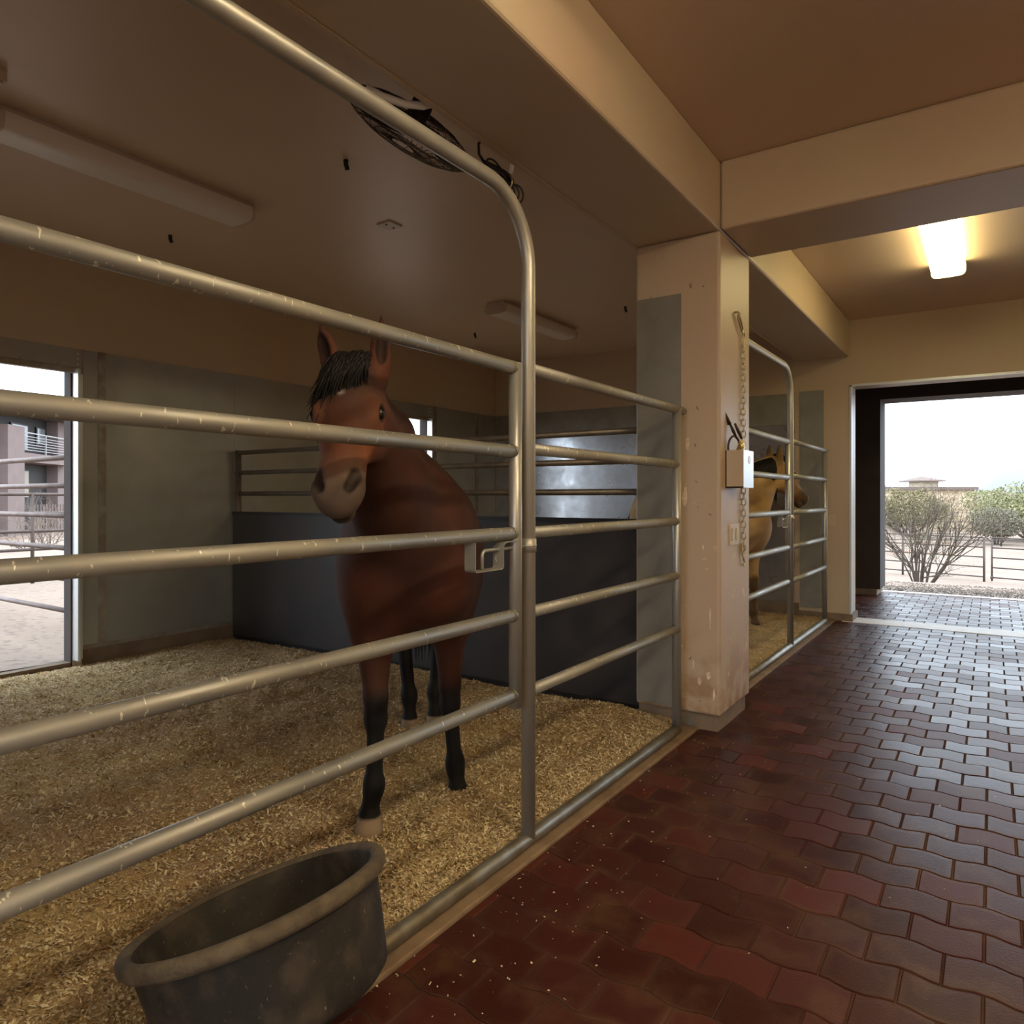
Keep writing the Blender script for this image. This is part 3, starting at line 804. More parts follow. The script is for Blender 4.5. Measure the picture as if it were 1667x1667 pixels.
# ------------------------------------------------------------------ stall bedding (wood shavings)
from mathutils import noise as mnoise
def fbm(x, y, s, o=4, z=0.0):
    return mnoise.fractal(Vector((x*s, y*s, z)), 0.9, 2.0, o)
def bed_h(x, y, ya, yb):
    h = 0.058 + 0.042 * fbm(x, y, 0.9, 4) + 0.016 * fbm(x + 7, y, 4.0, 4) + 0.009 * fbm(x, y + 3, 14.0, 2)
    h += 0.045 * math.exp(-((x + 4.1)**2)/1.2 - ((y - ya - 2.6)**2)/2.0)
    h += 0.035 * math.exp(-((x + 2.7)**2)/0.5 - ((y - ya - 3.3)**2)/0.3)
    e = min(x - (X0 + 0.02), 0.5)/0.5
    h = h * (0.35 + 0.65*max(0, e))
    f = max(0.0, min(1.0, (-1.47 - x)/0.35))
    h = h * f + (1 - f) * 0.042
    g = max(0.0, min(1.0, (yb - y)/0.25))
    h *= 0.45 + 0.55*g
    w_ = math.exp(-((x + 1.944)**2 + (y - 1.91)**2)/0.045)
    h = h*(1 - w_) + min(h, 0.034)*w_
    return max(h, 0.012)
def bed_mat():
    m = mat('wood_shavings', (0.40, 0.285, 0.135, 1), 0.95, bump=0.9, bscale=140, spec=0.15)
    n = m.node_tree.nodes; L = m.node_tree.links; b = n['Principled BSDF']
    geo = n.new('ShaderNodeNewGeometry')
    def noise(s, d, lo, hi):
        nz = n.new('ShaderNodeTexNoise'); nz.inputs['Scale'].default_value = s; nz.inputs['Detail'].default_value = d
        L.new(geo.outputs['Position'], nz.inputs['Vector'])
        mr = n.new('ShaderNodeMapRange'); mr.inputs[1].default_value = lo; mr.inputs[2].default_value = hi
        L.new(nz.outputs[0], mr.inputs[0]); return mr.outputs[0]
    def mix(f, a, c):
        mx = n.new('ShaderNodeMix'); mx.data_type = 'RGBA'; L.new(f, mx.inputs[0])
        if isinstance(a, tuple): mx.inputs[6].default_value = a
        else: L.new(a, mx.inputs[6])
        mx.inputs[7].default_value = c; return mx.outputs[2]
    c = mix(noise(1.1, 4, 0.38, 0.62), (0.50, 0.36, 0.17, 1), (0.42, 0.28, 0.155, 1))
    c = mix(noise(7, 4, 0.50, 0.70), c, (0.30, 0.18, 0.075, 1))
    c = mix(noise(150, 2, 0.54, 0.66), c, (0.74, 0.60, 0.37, 1))
    c = mix(noise(75, 2, 0.58, 0.68), c, (0.22, 0.135, 0.06, 1))
    tn = n.new('ShaderNodeAttribute'); tn.attribute_name = 'tone'
    mx = n.new('ShaderNodeMix'); mx.data_type = 'RGBA'; L.new(tn.outputs['Fac'], mx.inputs[0]); L.new(c, mx.inputs[6]); mx.inputs[7].default_value = (0.86, 0.73, 0.48, 1)
    L.new(mx.outputs[2], b.inputs['Base Color'])
    return m
M_bed = bed_mat()
def bedding(ya, yb, nx, ny, nflake, label):
    xs = np.linspace(X0 + 0.02, -1.452, nx); ys = np.linspace(ya, yb, ny)
    V = [(x, y, bed_h(x, y, ya, yb)) for y in ys for x in xs]
    F = [(j*nx+i, j*nx+i+1, (j+1)*nx+i+1, (j+1)*nx+i) for j in range(ny-1) for i in range(nx-1)]
    n0 = len(V); Z = np.array([v[2] for v in V]).reshape(ny, nx)
    T = [0.0]*n0
    u = rng.random(nflake); px_ = -1.46 + (X0 + 1.5) * u**1.7; py_ = ya + (yb - ya)*rng.random(nflake)
    iy = np.clip(((py_ - ya)/(yb - ya)*(ny-1)).round().astype(int), 0, ny-1); ix = np.clip(((px_ - xs[0])/(xs[-1] - xs[0])*(nx-1)).round().astype(int), 0, nx-1)
    pz_ = Z[iy, ix]
    ang = rng.random(nflake)*2*PI; ln = rng.uniform(0.0035, 0.0095, nflake); wd = rng.uniform(0.0015, 0.0038, nflake)
    t1 = rng.normal(0, 0.35, nflake); t2 = rng.normal(0, 0.4, nflake); tone = rng.choice([0.0, 0.15, 0.5, 0.9], nflake)
    ca_, sa_ = np.cos(ang), np.sin(ang)
    for i in range(nflake):
        a = (ln[i]*ca_[i], ln[i]*sa_[i], ln[i]*t1[i]); b = (-wd[i]*sa_[i], wd[i]*ca_[i], wd[i]*t2[i])
        x, y, z = px_[i], py_[i], pz_[i] + 0.004 + 0.003*abs(t1[i])
        k = len(V)
        V += [(x-a[0]-b[0], y-a[1]-b[1], z-a[2]-b[2]), (x+a[0]-b[0], y+a[1]-b[1], z+a[2]-b[2]), (x+a[0]+b[0], y+a[1]+b[1], z+a[2]+b[2]), (x-a[0]+b[0], y-a[1]+b[1], z-a[2]+b[2])]
        F.append((k, k+1, k+2, k+3)); T += [float(tone[i])]*4
    me = bpy.data.meshes.new('bedding'); me.from_pydata(V, [], F)
    me.polygons.foreach_set('use_smooth', [True]*((nx-1)*(ny-1)) + [False]*nflake); attr(me, 'tone', T)
    o = link('bedding', me, M_bed)
    return tag(o, label, 'bedding', kind='stuff')
bedding(-0.2, 3.91, 190, 180, 120000, 'golden wood shavings spread across the bay horse stall')
bedding(4.035, 8.09, 110, 110, 9000, 'golden wood shavings in the buckskin horse stall')
# stray chips on the pavers
V = []; F = []
for i in range(360):
    near = rnd.random() < 0.75
    x = -1.36 + (abs(rnd.gauss(0, 0.28)) if near else rnd.uniform(0, 1.5)); y = rnd.uniform(0.7, 4.2) if near else rnd.uniform(0.8, 6.0)
    a = rnd.uniform(0, 2*PI); l = rnd.uniform(0.0012, 0.004)*(1.6 if rnd.random() < 0.06 else 1); w = rnd.uniform(0.0007, 0.0018)*(2 if rnd.random() < 0.1 else 1)
    if x < -1.352: continue
    k = len(V); dx, dy = l*math.cos(a), l*math.sin(a); ex, ey = -w*math.sin(a), w*math.cos(a)
    z0 = 0.0016
    V += [(x-dx-ex, y-dy-ey, z0), (x+dx-ex, y+dy-ey, z0 + 0.001), (x+dx+ex, y+dy+ey, z0 + 0.002), (x-dx+ex, y-dy+ey, z0 + 0.001)]
    F.append((k, k+1, k+2, k+3))
M_chip = mat('pale_chip', (0.62, 0.50, 0.33, 1), 0.9)
o = link('wood_chips', MB().add(V, F).mesh('wood_chips'), M_chip); tag(o, 'pale wood chips strewn over the red pavers', 'wood chips', kind='stuff')

# ------------------------------------------------------------------ horses: smooth implicit body polygonised by surface nets
def prim_d(p, P):
    t = p[0]
    if t == 'c':
        a, b, r1, r2 = p[1], p[2], p[3], p[4]
        ba = b - a; h = np.clip(((P - a) @ ba) / (ba @ ba), 0, 1)
        return np.linalg.norm(P - a - h[..., None]*ba, axis=-1) - (r1 + (r2 - r1)*h)
    c, r, M = p[1], p[2], p[3]
    q = (P - c)
    if M is not None: q = q @ M
    k0 = np.linalg.norm(q / r, axis=-1); k1 = np.linalg.norm(q / (r*r), axis=-1) + 1e-9
    return k0*(k0 - 1)/k1
def bounds(p, m):
    if p[0] == 'c':
        r = max(p[3], p[4]) + m
        return np.minimum(p[1], p[2]) - r, np.maximum(p[1], p[2]) + r
    r = max(p[2]) + m
    return p[1] - r, p[1] + r
def build_sdf(prims, negs, lo, hi, res):
    n = np.ceil((hi - lo)/res).astype(int) + 1
    D = np.ones(n, np.float32)
    def region(p, m):
        a, b = bounds(p, m)
        i0 = np.clip(np.floor((a - lo)/res).astype(int), 0, n - 1); i1 = np.clip(np.ceil((b - lo)/res).astype(int) + 1, 1, n)
        if (i1 <= i0).any(): return None
        g = np.stack(np.meshgrid(*[lo[k] + res*np.arange(i0[k], i1[k]) for k in range(3)], indexing='ij'), -1)
        return tuple(slice(i0[k], i1[k]) for k in range(3)), g
    for p in prims:
        k = p[5] if p[0] == 'c' else p[4]
        rg = region(p, k + 3*res)
        if rg is None: continue
        sl, g = rg
        d = prim_d(p, g); a = D[sl]
        h = np.maximum(k - np.abs(a - d), 0)/k
        D[sl] = np.minimum(a, d) - h*h*k*0.25
    for p in negs:
        k = p[5] if p[0] == 'c' else p[4]
        rg = region(p, k + 3*res)
        if rg is None: continue
        sl, g = rg
        d = -prim_d(p, g); a = D[sl]
        h = np.maximum(k - np.abs(a - d), 0)/k
        D[sl] = np.maximum(a, d) + h*h*k*0.25
    return D
def surface_nets(D, lo, res):
    S = D < 0
    n = np.array(D.shape)
    c = [S[i:n[0]-1+i, j:n[1]-1+j, k:n[2]-1+k] for i in (0,1) for j in (0,1) for k in (0,1)]
    cnt = sum(x.astype(np.int8) for x in c)
    act = (cnt > 0) & (cnt < 8)
    idx = -np.ones(act.shape, np.int64); ids = np.argwhere(act); idx[act] = np.arange(len(ids))
    acc = np.zeros((len(ids), 3)); w = np.zeros(len(ids))
    corners = [(i,j,k) for i in (0,1) for j in (0,1) for k in (0,1)]
    val = {cc: D[ids[:,0]+cc[0], ids[:,1]+cc[1], ids[:,2]+cc[2]].astype(float) for cc in corners}
    for a in corners:
        for ax in range(3):
            if a[ax] == 1: continue
            b = list(a); b[ax] = 1; b = tuple(b)
            va, vb = val[a], val[b]
            m = (va < 0) != (vb < 0)
            t = np.where(m, va/np.where(m, va - vb, 1), 0)
            pt = np.array(a, float) + t[:, None]*(np.array(b) - np.array(a))
            acc[m] += pt[m]; w[m] += 1
    V = lo + res*(ids + acc/w[:, None])
    F = []
    for ax in range(3):
        u, v = (ax+1) % 3, (ax+2) % 3
        s0 = [slice(0, None)]*3; s1 = [slice(0, None)]*3
        s0[ax] = slice(0, n[ax]-1); s1[ax] = slice(1, n[ax])
        A, B = S[tuple(s0)], S[tuple(s1)]
        e = np.argwhere(A != B)
        e = e[(e[:, u] > 0) & (e[:, v] > 0) & (e[:, u] < n[u]-1) & (e[:, v] < n[v]-1)]
        flip = A[e[:,0], e[:,1], e[:,2]]
        def cell(du, dv):
            q = e.copy(); q[:, u] -= du; q[:, v] -= dv
            return idx[q[:,0], q[:,1], q[:,2]]
        q = np.stack([cell(1,1), cell(0,1), cell(0,0), cell(1,0)], 1)
        q[~flip] = q[~flip][:, ::-1]
        F.append(q)
    F = np.concatenate(F)
    return V, F[(F >= 0).all(1)]
def V3(*a): return np.array(a, float)

def head_frame(poll, muzzle, yaw_axis):
    e1 = muzzle - poll; L_ = np.linalg.norm(e1); e1 = e1/L_
    e2 = yaw_axis - e1*(yaw_axis @ e1); e2 /= np.linalg.norm(e2)
    e3 = np.cross(e2, e1)
    if e3[2] < 0: e3 = -e3
    return L_, e1, e2, e3

def horse_prims(po, C):
    """po: pose dictionary (x forward, y left, z up), C: coat colours"""
    P = []; N = []
    B, BK, HF = C['body'], C['points'], C['hoof']
    def c(a, b, r1, r2, k=0.05, col=B): P.append(('c', V3(*a), V3(*b), r1, r2, k, col))
    def e(ct, r, k=0.08, col=B, M=None): P.append(('e', V3(*ct), V3(*r), M, k, col))
    s = po['skew']        # lateral drift of the trunk from front to rear
    # trunk
    e((-0.30, s*0.3, 1.10), (0.42, 0.245, 0.345))
    e((-0.64, s*0.6, 1.09), (0.48, 0.290, 0.315))
    e((-0.98, s*1.0, 1.17), (0.34, 0.270, 0.290), col=B)
    e((-1.16, s*1.1, 1.08), (0.18, 0.20, 0.24))
    e((-0.03, 0.0, 1.04), (0.22, 0.195, 0.26), 0.12)
    c((-0.12, 0, 1.35), (-0.45, s*0.4, 1.345), 0.085, 0.10, 0.10)
    c((-0.45, s*0.4, 1.33), (-0.98, s, 1.37), 0.10, 0.11, 0.10)
    for sg in (-1, 1):
        e((-0.05, sg*0.160, 1.05), (0.18, 0.105, 0.27), 0.12)
        e((0.085, sg*0.095, 0.985), (0.105, 0.105, 0.15), 0.12, C['chest'])
        e((-1.02, s*1.05 + sg*0.165, 1.02), (0.24, 0.125, 0.27), 0.08)
    # neck
    nb, nm, pl = V3(*po['neck'][0]), V3(*po['neck'][1]), V3(*po['neck'][2])
    c(nb, nm, 0.20, 0.135, 0.12); c(nm, pl, 0.135, 0.088, 0.08)
    cb, cm, cp = V3(*po['crest'][0]), V3(*po['crest'][1]), V3(*po['crest'][2])
    c(cb, cm, 0.085, 0.062, 0.10, C['neck']); c(cm, cp, 0.062, 0.052, 0.08, C['neck'])
    tb, tm, tp = V3(*po['throat'][0]), V3(*po['throat'][1]), V3(*po['throat'][2])
    c(tb, tm, 0.155, 0.10, 0.10, C['neck']); c(tm, tp, 0.10, 0.068, 0.08, C['neck'])
    # legs
    for i, g in enumerate(po['fore']):
        el, kn, ft, hf = [V3(*q) for q in g]
        c(el + V3(0, 0, 0.10), el + (kn - el)*0.35, 0.120, 0.084, 0.12, B)
        c(el + (kn - el)*0.35, el + (kn - el)*0.82, 0.078, 0.048, 0.04, C['forearm'])
        c(kn + V3(0.004, 0, 0.03), kn + V3(0.004, 0, -0.03), 0.046, 0.042, 0.04, BK)
        c(kn + V3(0, 0, -0.04), ft + (kn - ft)*0.15, 0.034, 0.031, 0.035, BK)
        c(ft + V3(0, 0, 0.01), ft + V3(-0.012, 0, -0.01), 0.038, 0.037, 0.03, BK)
        c(ft, hf + V3(-0.01, 0, 0.062), 0.031, 0.036, 0.03, BK)
        c(hf + V3(-0.005, 0, 0.050), hf + V3(0.0, 0, 0.004), 0.043, 0.054, 0.015, HF)
    for i, g in enumerate(po['hind']):
        hp, st, hk, ft, hf = [V3(*q) for q in g]
        c(hp, st, 0.17, 0.105, 0.10, B)
        c(st, hk + (st - hk)*0.2, 0.105, 0.052, 0.06, C['forearm'])
        c(hk + V3(-0.02, 0, 0.035), hk + V3(0, 0, -0.03), 0.044, 0.044, 0.04, BK)
        c(hk, ft, 0.040, 0.034, 0.035, BK)
        c(ft + V3(0, 0, 0.01), ft + V3(-0.012, 0, -0.01), 0.040, 0.038, 0.03, BK)
        c(ft, hf + V3(-0.01, 0, 0.062), 0.032, 0.036, 0.03, BK)
        c(hf + V3(-0.005, 0, 0.050), hf + V3(0.0, 0, 0.004), 0.042, 0.052, 0.015, HF)
    # tail dock
    c((-1.27, s*1.2, 1.30), (-1.36, s*1.25, 1.18), 0.045, 0.035, 0.05, BK)
    # head
    hp, hm = V3(*po['head'][0]), V3(*po['head'][1])
    L_, e1, e2, e3 = head_frame(hp, hm, V3(*po['head'][2]))
    sc = L_/0.50
    def H(a, b, n): return hp + sc*(a*e1 + b*e2 + n*e3)
    Mx = np.stack([e1, e2, e3], 1)
    def hc(a, b, r1, r2, k=0.03, col=C['face']): c(H(*a), H(*b), r1*sc, r2*sc, k*sc, col)
    def he(ct, r, k=0.03, col=C['face']): e(H(*ct), np.array(r)*sc, k*sc, col, Mx)
    hc((0.0, 0, -0.02), (0.12, 0, -0.010), 0.078, 0.078, 0.05, C['fore'])
    he((0.16, 0, -0.005), (0.13, 0.092, 0.055), 0.04, C['fore'])
    he((0.155, -0.062, -0.100), (0.115, 0.048, 0.100), 0.05, C['cheek'])
    he((0.155, 0.062, -0.100), (0.115, 0.048, 0.100), 0.05, C['cheek'])
    hc((0.05, 0, -0.06), (0.16, 0, -0.07), 0.075, 0.085, 0.05, C['cheek'])
    hc((0.18, 0, -0.020), (0.40, 0, -0.006), 0.070, 0.050, 0.05, C['face'])
    hc((0.20, 0, -0.085), (0.42, 0, -0.050), 0.068, 0.048, 0.05, C['nose'])
    for sg in (-1, 1):
        he((0.168, sg*0.088, 0.006), (0.052, 0.030, 0.036), 0.03, C['brow'])      # brow / orbit
        hc((0.215, sg*0.070, -0.035), (0.36, sg*0.042, -0.022), 0.022, 0.018, 0.04, C['nose'])   # facial crest
        he((0.462, sg*0.040, 0.000), (0.050, 0.036, 0.040), 0.03, C['muzzle'])    # nostril wing
        hc((0.40, sg*0.02, -0.02), (0.46, sg*0.022, -0.02), 0.048, 0.050, 0.04, C['muzzle'])
        N.append(('c', H(0.428, sg*0.062, 0.026), H(0.480, sg*0.044, 0.030), 0.018*sc, 0.014*sc, 0.010*sc, C['dark']))
        N.append(('e', H(0.172, sg*0.114, 0.004), np.array((0.028, 0.013, 0.019))*sc, Mx, 0.012*sc, C['dark']))
    he((0.505, 0, -0.028), (0.042, 0.055, 0.050), 0.03, C['muzzle'])              # upper lip
    he((0.490, 0, -0.086), (0.045, 0.042, 0.030), 0.02, C['muzzle'])              # chin
    N.append(('c', H(0.535, -0.05, -0.072), H(0.535, 0.05, -0.072), 0.008*sc, 0.008*sc, 0.010*sc, C['dark']))
    for sg in (-1, 1):
        N.append(('c', H(0.530, sg*0.05, -0.072), H(0.445, sg*0.066, -0.066), 0.007*sc, 0.004*sc, 0.010*sc, C['dark']))
    # ears
    for (tip, base, face) in po['ears']:
        tip, base = V3(*tip), V3(*base); ax = tip - base; el = np.linalg.norm(ax); ax /= el
        fd = V3(*face); fd = fd - ax*(fd @ ax); fd /= np.linalg.norm(fd); sd = np.cross(ax, fd)
        Me = np.stack([ax, sd, fd], 1)
        P.append(('e', base + ax*el*0.36, V3(el*0.44, 0.034, 0.026), Me, 0.02, C['ear']))
        P.append(('c', base + ax*el*0.5, tip, 0.022, 0.005, 0.02, C['eartip']))
        P.append(('c', base - ax*0.03, base + ax*0.03, 0.030, 0.027, 0.03, C['ear']))
        N.append(('e', base + ax*el*0.44 + fd*0.024, V3(el*0.34, 0.019, 0.021), Me, 0.01, C['dark']))
    return P, N, H, (e1, e2, e3, sc)

def coat_mat(name, rough=0.7):
    m = bpy.data.materials.new(name); m.use_nodes = True
    n = m.node_tree.nodes; L = m.node_tree.links; b = n['Principled BSDF']
    at = n.new('ShaderNodeAttribute'); at.attribute_name = 'coat'
    nz = n.new('ShaderNodeTexNoise'); nz.inputs['Scale'].default_value = 7; nz.inputs['Detail'].default_value = 6
    tc = n.new('ShaderNodeTexCoord'); L.new(tc.outputs['Object'], nz.inputs['Vector'])
    mr = n.new('ShaderNodeMapRange'); mr.inputs[1].default_value = 0.3; mr.inputs[2].default_value = 0.7; mr.inputs[3].default_value = 0.82; mr.inputs[4].default_value = 1.18
    L.new(nz.outputs[0], mr.inputs[0])
    mx = n.new('ShaderNodeVectorMath'); mx.operation = 'SCALE'; L.new(at.outputs['Color'], mx.inputs[0]); L.new(mr.outputs[0], mx.inputs['Scale'])
    L.new(mx.outputs[0], b.inputs['Base Color'])
    b.inputs['Roughness'].default_value = rough
    b.inputs['Specular IOR Level'].default_value = 0.2
    b.inputs['Sheen Weight'].default_value = 0.03
    b.inputs['Sheen Roughness'].default_value = 0.4
    hz = n.new('ShaderNodeTexNoise'); hz.inputs['Scale'].default_value = 300; L.new(tc.outputs['Object'], hz.inputs['Vector'])
    bp = n.new('ShaderNodeBump'); bp.inputs['Strength'].default_value = 0.08; bp.inputs['Distance'].default_value = 0.004
    L.new(hz.outputs[0], bp.inputs['Height']); L.new(bp.outputs[0], b.inputs['Normal'])
    return m
M_coat = coat_mat('horse_coat')
M_eye = mat('horse_eye', (0.012, 0.008, 0.006, 1), 0.12, spec=0.45)

def locks(strands, r0, n=5):
    m = MB()
    for pts in strands:
        k = len(pts)
        m.tube(pts, [r0*(0.75 + 0.4*math.sin(PI*min(1, i/(k-1)+0.15)))*(1 - 0.85*(i/(k-1))**2) for i in range(k)], n, caps=True)
    return m

def make_horse(label, loc, yaw, po, C, res, hair, mane_fall, marks=()):
    P, N, H, (e1, e2, e3, sc) = horse_prims(po, C)
    lo = np.min([bounds(p, 0.04)[0] for p in P], 0); hi = np.max([bounds(p, 0.04)[1] for p in P], 0)
    D = build_sdf(P, N, lo, hi, res)
    V, F = surface_nets(D, lo, res)
    # light smoothing
    E_ = np.concatenate([F[:, [0,1]], F[:, [1,2]], F[:, [2,3]], F[:, [3,0]]])
    for it in range(3):
        acc = np.zeros_like(V); w = np.zeros(len(V))
        np.add.at(acc, E_[:,0], V[E_[:,1]]); np.add.at(w, E_[:,0], 1)
        np.add.at(acc, E_[:,1], V[E_[:,0]]); np.add.at(w, E_[:,1], 1)
        lam = 0.45 if it % 2 == 0 else -0.2
        V = V + lam*(acc/np.maximum(w, 1)[:, None] - V)
    # coat colours blended from the nearest body parts
    Wt = np.zeros(len(V)); Cc = np.zeros((len(V), 3))
    for p in P:
        d = prim_d(p, V); ww = np.exp(-np.clip(d, -0.05, 1)/0.013)
        Wt += ww; Cc += ww[:, None]*np.array(p[-1] if p[0] == 'c' else p[5])[None, :3]
    Cc /= Wt[:, None]
    for p in N:
        d = prim_d(p, V); ww = np.clip(1 - np.abs(d)/0.010, 0, 1)[:, None]*0.85
        Cc = Cc*(1 - ww) + ww*np.array(p[-1] if p[0] == 'c' else p[5])[None, :3]
    for g in po['fore'] + po['hind']:
        hf = V3(*g[-1]); dxy = np.hypot(V[:, 0] - hf[0], V[:, 1] - hf[1]); zz = V[:, 2] - hf[2]
        near = (dxy < 0.085) & (zz < 0.16)
        k_ = np.clip((zz - 0.052)/0.006, 0, 1)[:, None]
        tint = np.array(C['hoof'])*(1 - k_) + np.array(C['points'])*k_
        Cc[near] = tint[near]
    for (ct, r, col) in marks:
        d = np.linalg.norm((V - H(*ct))/np.array(r), axis=1); ww = np.clip(1.4 - d, 0, 1)[:, None]
        Cc = Cc*(1 - ww) + ww*np.array(col)
    me = bpy.data.meshes.new('body'); me.from_pydata(V.tolist(), [], F.tolist())
    me.polygons.foreach_set('use_smooth', [True]*len(F))
    a = me.color_attributes.new('coat', 'FLOAT_COLOR', 'POINT')
    a.data.foreach_set('color', np.concatenate([Cc, np.ones((len(V), 1))], 1).astype(np.float32).ravel())
    me.update()
    t = thing('horse', label, 'horse', loc, rot=(0, 0, yaw))
    link('body', me, M_coat, t)
    for sg in (-1, 1):
        c0 = H(0.172, sg*0.106, 0.006)
        V2 = []; F2 = []; n1, n2 = 10, 14
        for i in range(n1 + 1):
            for j in range(n2):
                th, ph = PI*i/n1, 2*PI*j/n2
                V2.append(tuple(c0 + 0.0225*sc*(math.cos(th)*e2*0.85 + math.sin(th)*(math.cos(ph)*e1*1.12 + math.sin(ph)*e3*0.95))))
        for i in range(n1):
            for j in range(n2): F2.append((i*n2+j, i*n2+(j+1)%n2, (i+1)*n2+(j+1)%n2, (i+1)*n2+j))
        link('eye', MB().add(V2, F2, True).mesh('eye'), M_eye, t)
    R_ = random.Random(3)
    # forelock
    st = []
    for i in range(240):
        b0 = R_.uniform(-0.062, 0.066); a0 = R_.uniform(-0.06, 0.015)
        tb = -0.045 + b0*1.15 + R_.gauss(0, 0.016) if hair['sweep'] else b0*1.2
        ln = R_.uniform(0.11, 0.19)*(1.1 - 4*max(0, b0))
        pts = []
        for q in np.linspace(0, 1, 7):
            aa = a0 + ln*q; bb = b0 + (tb - b0)*q**1.3
            nn = 0.062 + 0.022*math.sin(PI*min(1, q*1.3)) - 0.35*max(0, abs(bb) - 0.045) - 0.012*q - 0.04*max(0, 0.02 - aa)
            pts.append(tuple(H(aa, bb, nn + R_.gauss(0, 0.002))))
        st.append(pts)
    link('forelock', locks(st, 0.0052).mesh('forelock'), hair['m'], t)
    # mane
    st = []
    cb, cm, cp = [V3(*q) for q in po['crest']]
    for i in range(360):
        q = R_.random()
        base = cb*(1-q)**2 + 2*cm*q*(1-q)*1.0 + cp*q*q if False else (cb + (cm - cb)*min(1, 2*q) if q < 0.5 else cm + (cp - cm)*(2*q - 1))
        rr = 0.085 - 0.033*q; rn = hair.get('rn', 0.175) - 0.07*q
        base = base + V3(0, 0, rr*0.80)
        nd_ = (cm - cb) if q < 0.5 else (cp - cm); nd_ = nd_[:2]/np.linalg.norm(nd_[:2]); sv = mane_fall*V3(-nd_[1], nd_[0], 0)
        ln = R_.uniform(0.20, 0.34)*hair['mane_len']
        pts = []
        for w in np.linspace(0, 1, 7):
            th_ = min(1.5, w*ln/rn*1.25)
            out = (rn + 0.022)*math.sin(th_)
            pts.append(tuple(base + sv*out + V3(0.03*w*nd_[0] + 0.006*R_.gauss(0, 1)*w, 0.03*w*nd_[1] + R_.gauss(0, 0.004), 0.014*math.sin(PI*min(1, w*2)) - 0.55*rn*(1 - math.cos(th_)) - max(0, w*ln - rn*1.1))))
        st.append(pts)
    link('mane', locks(st, 0.0085).mesh('mane'), hair['m'], t)
    st = []
    s = po['skew']
    for i in range(110):
        a = R_.uniform(0, 2*PI); r = 0.03*R_.random()
        p0 = V3(-1.32 + r*math.cos(a), s*1.22 + r*math.sin(a), 1.26 + R_.uniform(-0.06, 0.04))
        pts = []
        for w in np.linspace(0, 1, 7):
            sp = 0.03 + 0.05*math.sin(PI*w*0.8)
            pts.append(tuple(p0 + V3(-0.10*math.sin(PI/2*min(1, w*3)) + sp*math.cos(a)*w, sp*math.sin(a)*w, -w*R_.uniform(0.78, 0.9))))
        st.append(pts)
    link('tail', locks(st, 0.008).mesh('tail'), hair['m'], t)
    return t

M_hair_black = mat('black_hair', (0.008, 0.006, 0.0055, 1), 0.62, spec=0.25)
bay = dict(body=(0.068, 0.0235, 0.0150), chest=(0.080, 0.0270, 0.0165), neck=(0.045, 0.0170, 0.0115), forearm=(0.058, 0.021, 0.013), points=(0.010, 0.009, 0.010), hoof=(0.27, 0.20, 0.14),
           face=(0.12, 0.040, 0.020), fore=(0.052, 0.025, 0.018), cheek=(0.10, 0.032, 0.017), nose=(0.27, 0.088, 0.032), brow=(0.16, 0.062, 0.032), muzzle=(0.100, 0.068, 0.050),
           dark=(0.012, 0.009, 0.008), ear=(0.10, 0.030, 0.016), eartip=(0.03, 0.014, 0.010))
psi = math.radians(11)
pose1 = dict(skew=0.05,
    neck=[(-0.10, 0.0, 1.17), (0.18, -0.085, 1.36), (0.47, -0.180, 1.60)],
    crest=[(-0.26, 0.01, 1.385), (0.14, -0.075, 1.545), (0.46, -0.180, 1.690)],
    throat=[(0.06, 0.0, 1.05), (0.24, -0.09, 1.26), (0.46, -0.185, 1.53)],
    fore=[[(-0.03, -0.150, 0.92), (0.09, -0.135, 0.485), (0.11, -0.141, 0.20), (0.13, -0.158, 0.043)],
          [(-0.16, 0.155, 0.92), (-0.19, 0.163, 0.450), (-0.17, 0.184, 0.160), (-0.15, 0.194, 0.004)]],
    hind=[[(-1.02, -0.12, 1.04), (-0.90, -0.13, 0.83), (-1.13, -0.045, 0.545), (-1.06, -0.013, 0.215), (-1.03, -0.010, 0.045)],
          [(-1.02, 0.21, 1.04), (-0.90, 0.23, 0.83), (-1.16, 0.155, 0.545), (-1.11, 0.130, 0.215), (-1.07, 0.127, 0.045)]],
    head=[(0.505, -0.186, 1.690), (0.765, -0.214, 1.295), (math.sin(psi), math.cos(psi), -0.03)],
    ears=[((0.47, -0.296, 1.872), (0.465, -0.252, 1.715), (0.8, -0.6, 0.1)), ((0.49, -0.096, 1.900), (0.485, -0.104, 1.715), (0.9, 0.25, 0.1))])
th = math.atan2(-0.741, 0.671)
horse1 = make_horse('bay horse with black legs and forelock looking over the gate', (-1.914, 2.112, 0.0), th, pose1, bay, 0.0085,
                    dict(m=M_hair_black, sweep=True, mane_len=0.9), -1, marks=[((0.135, -0.01, 0.06), (0.012, 0.012, 0.012), (0.45, 0.38, 0.33))])

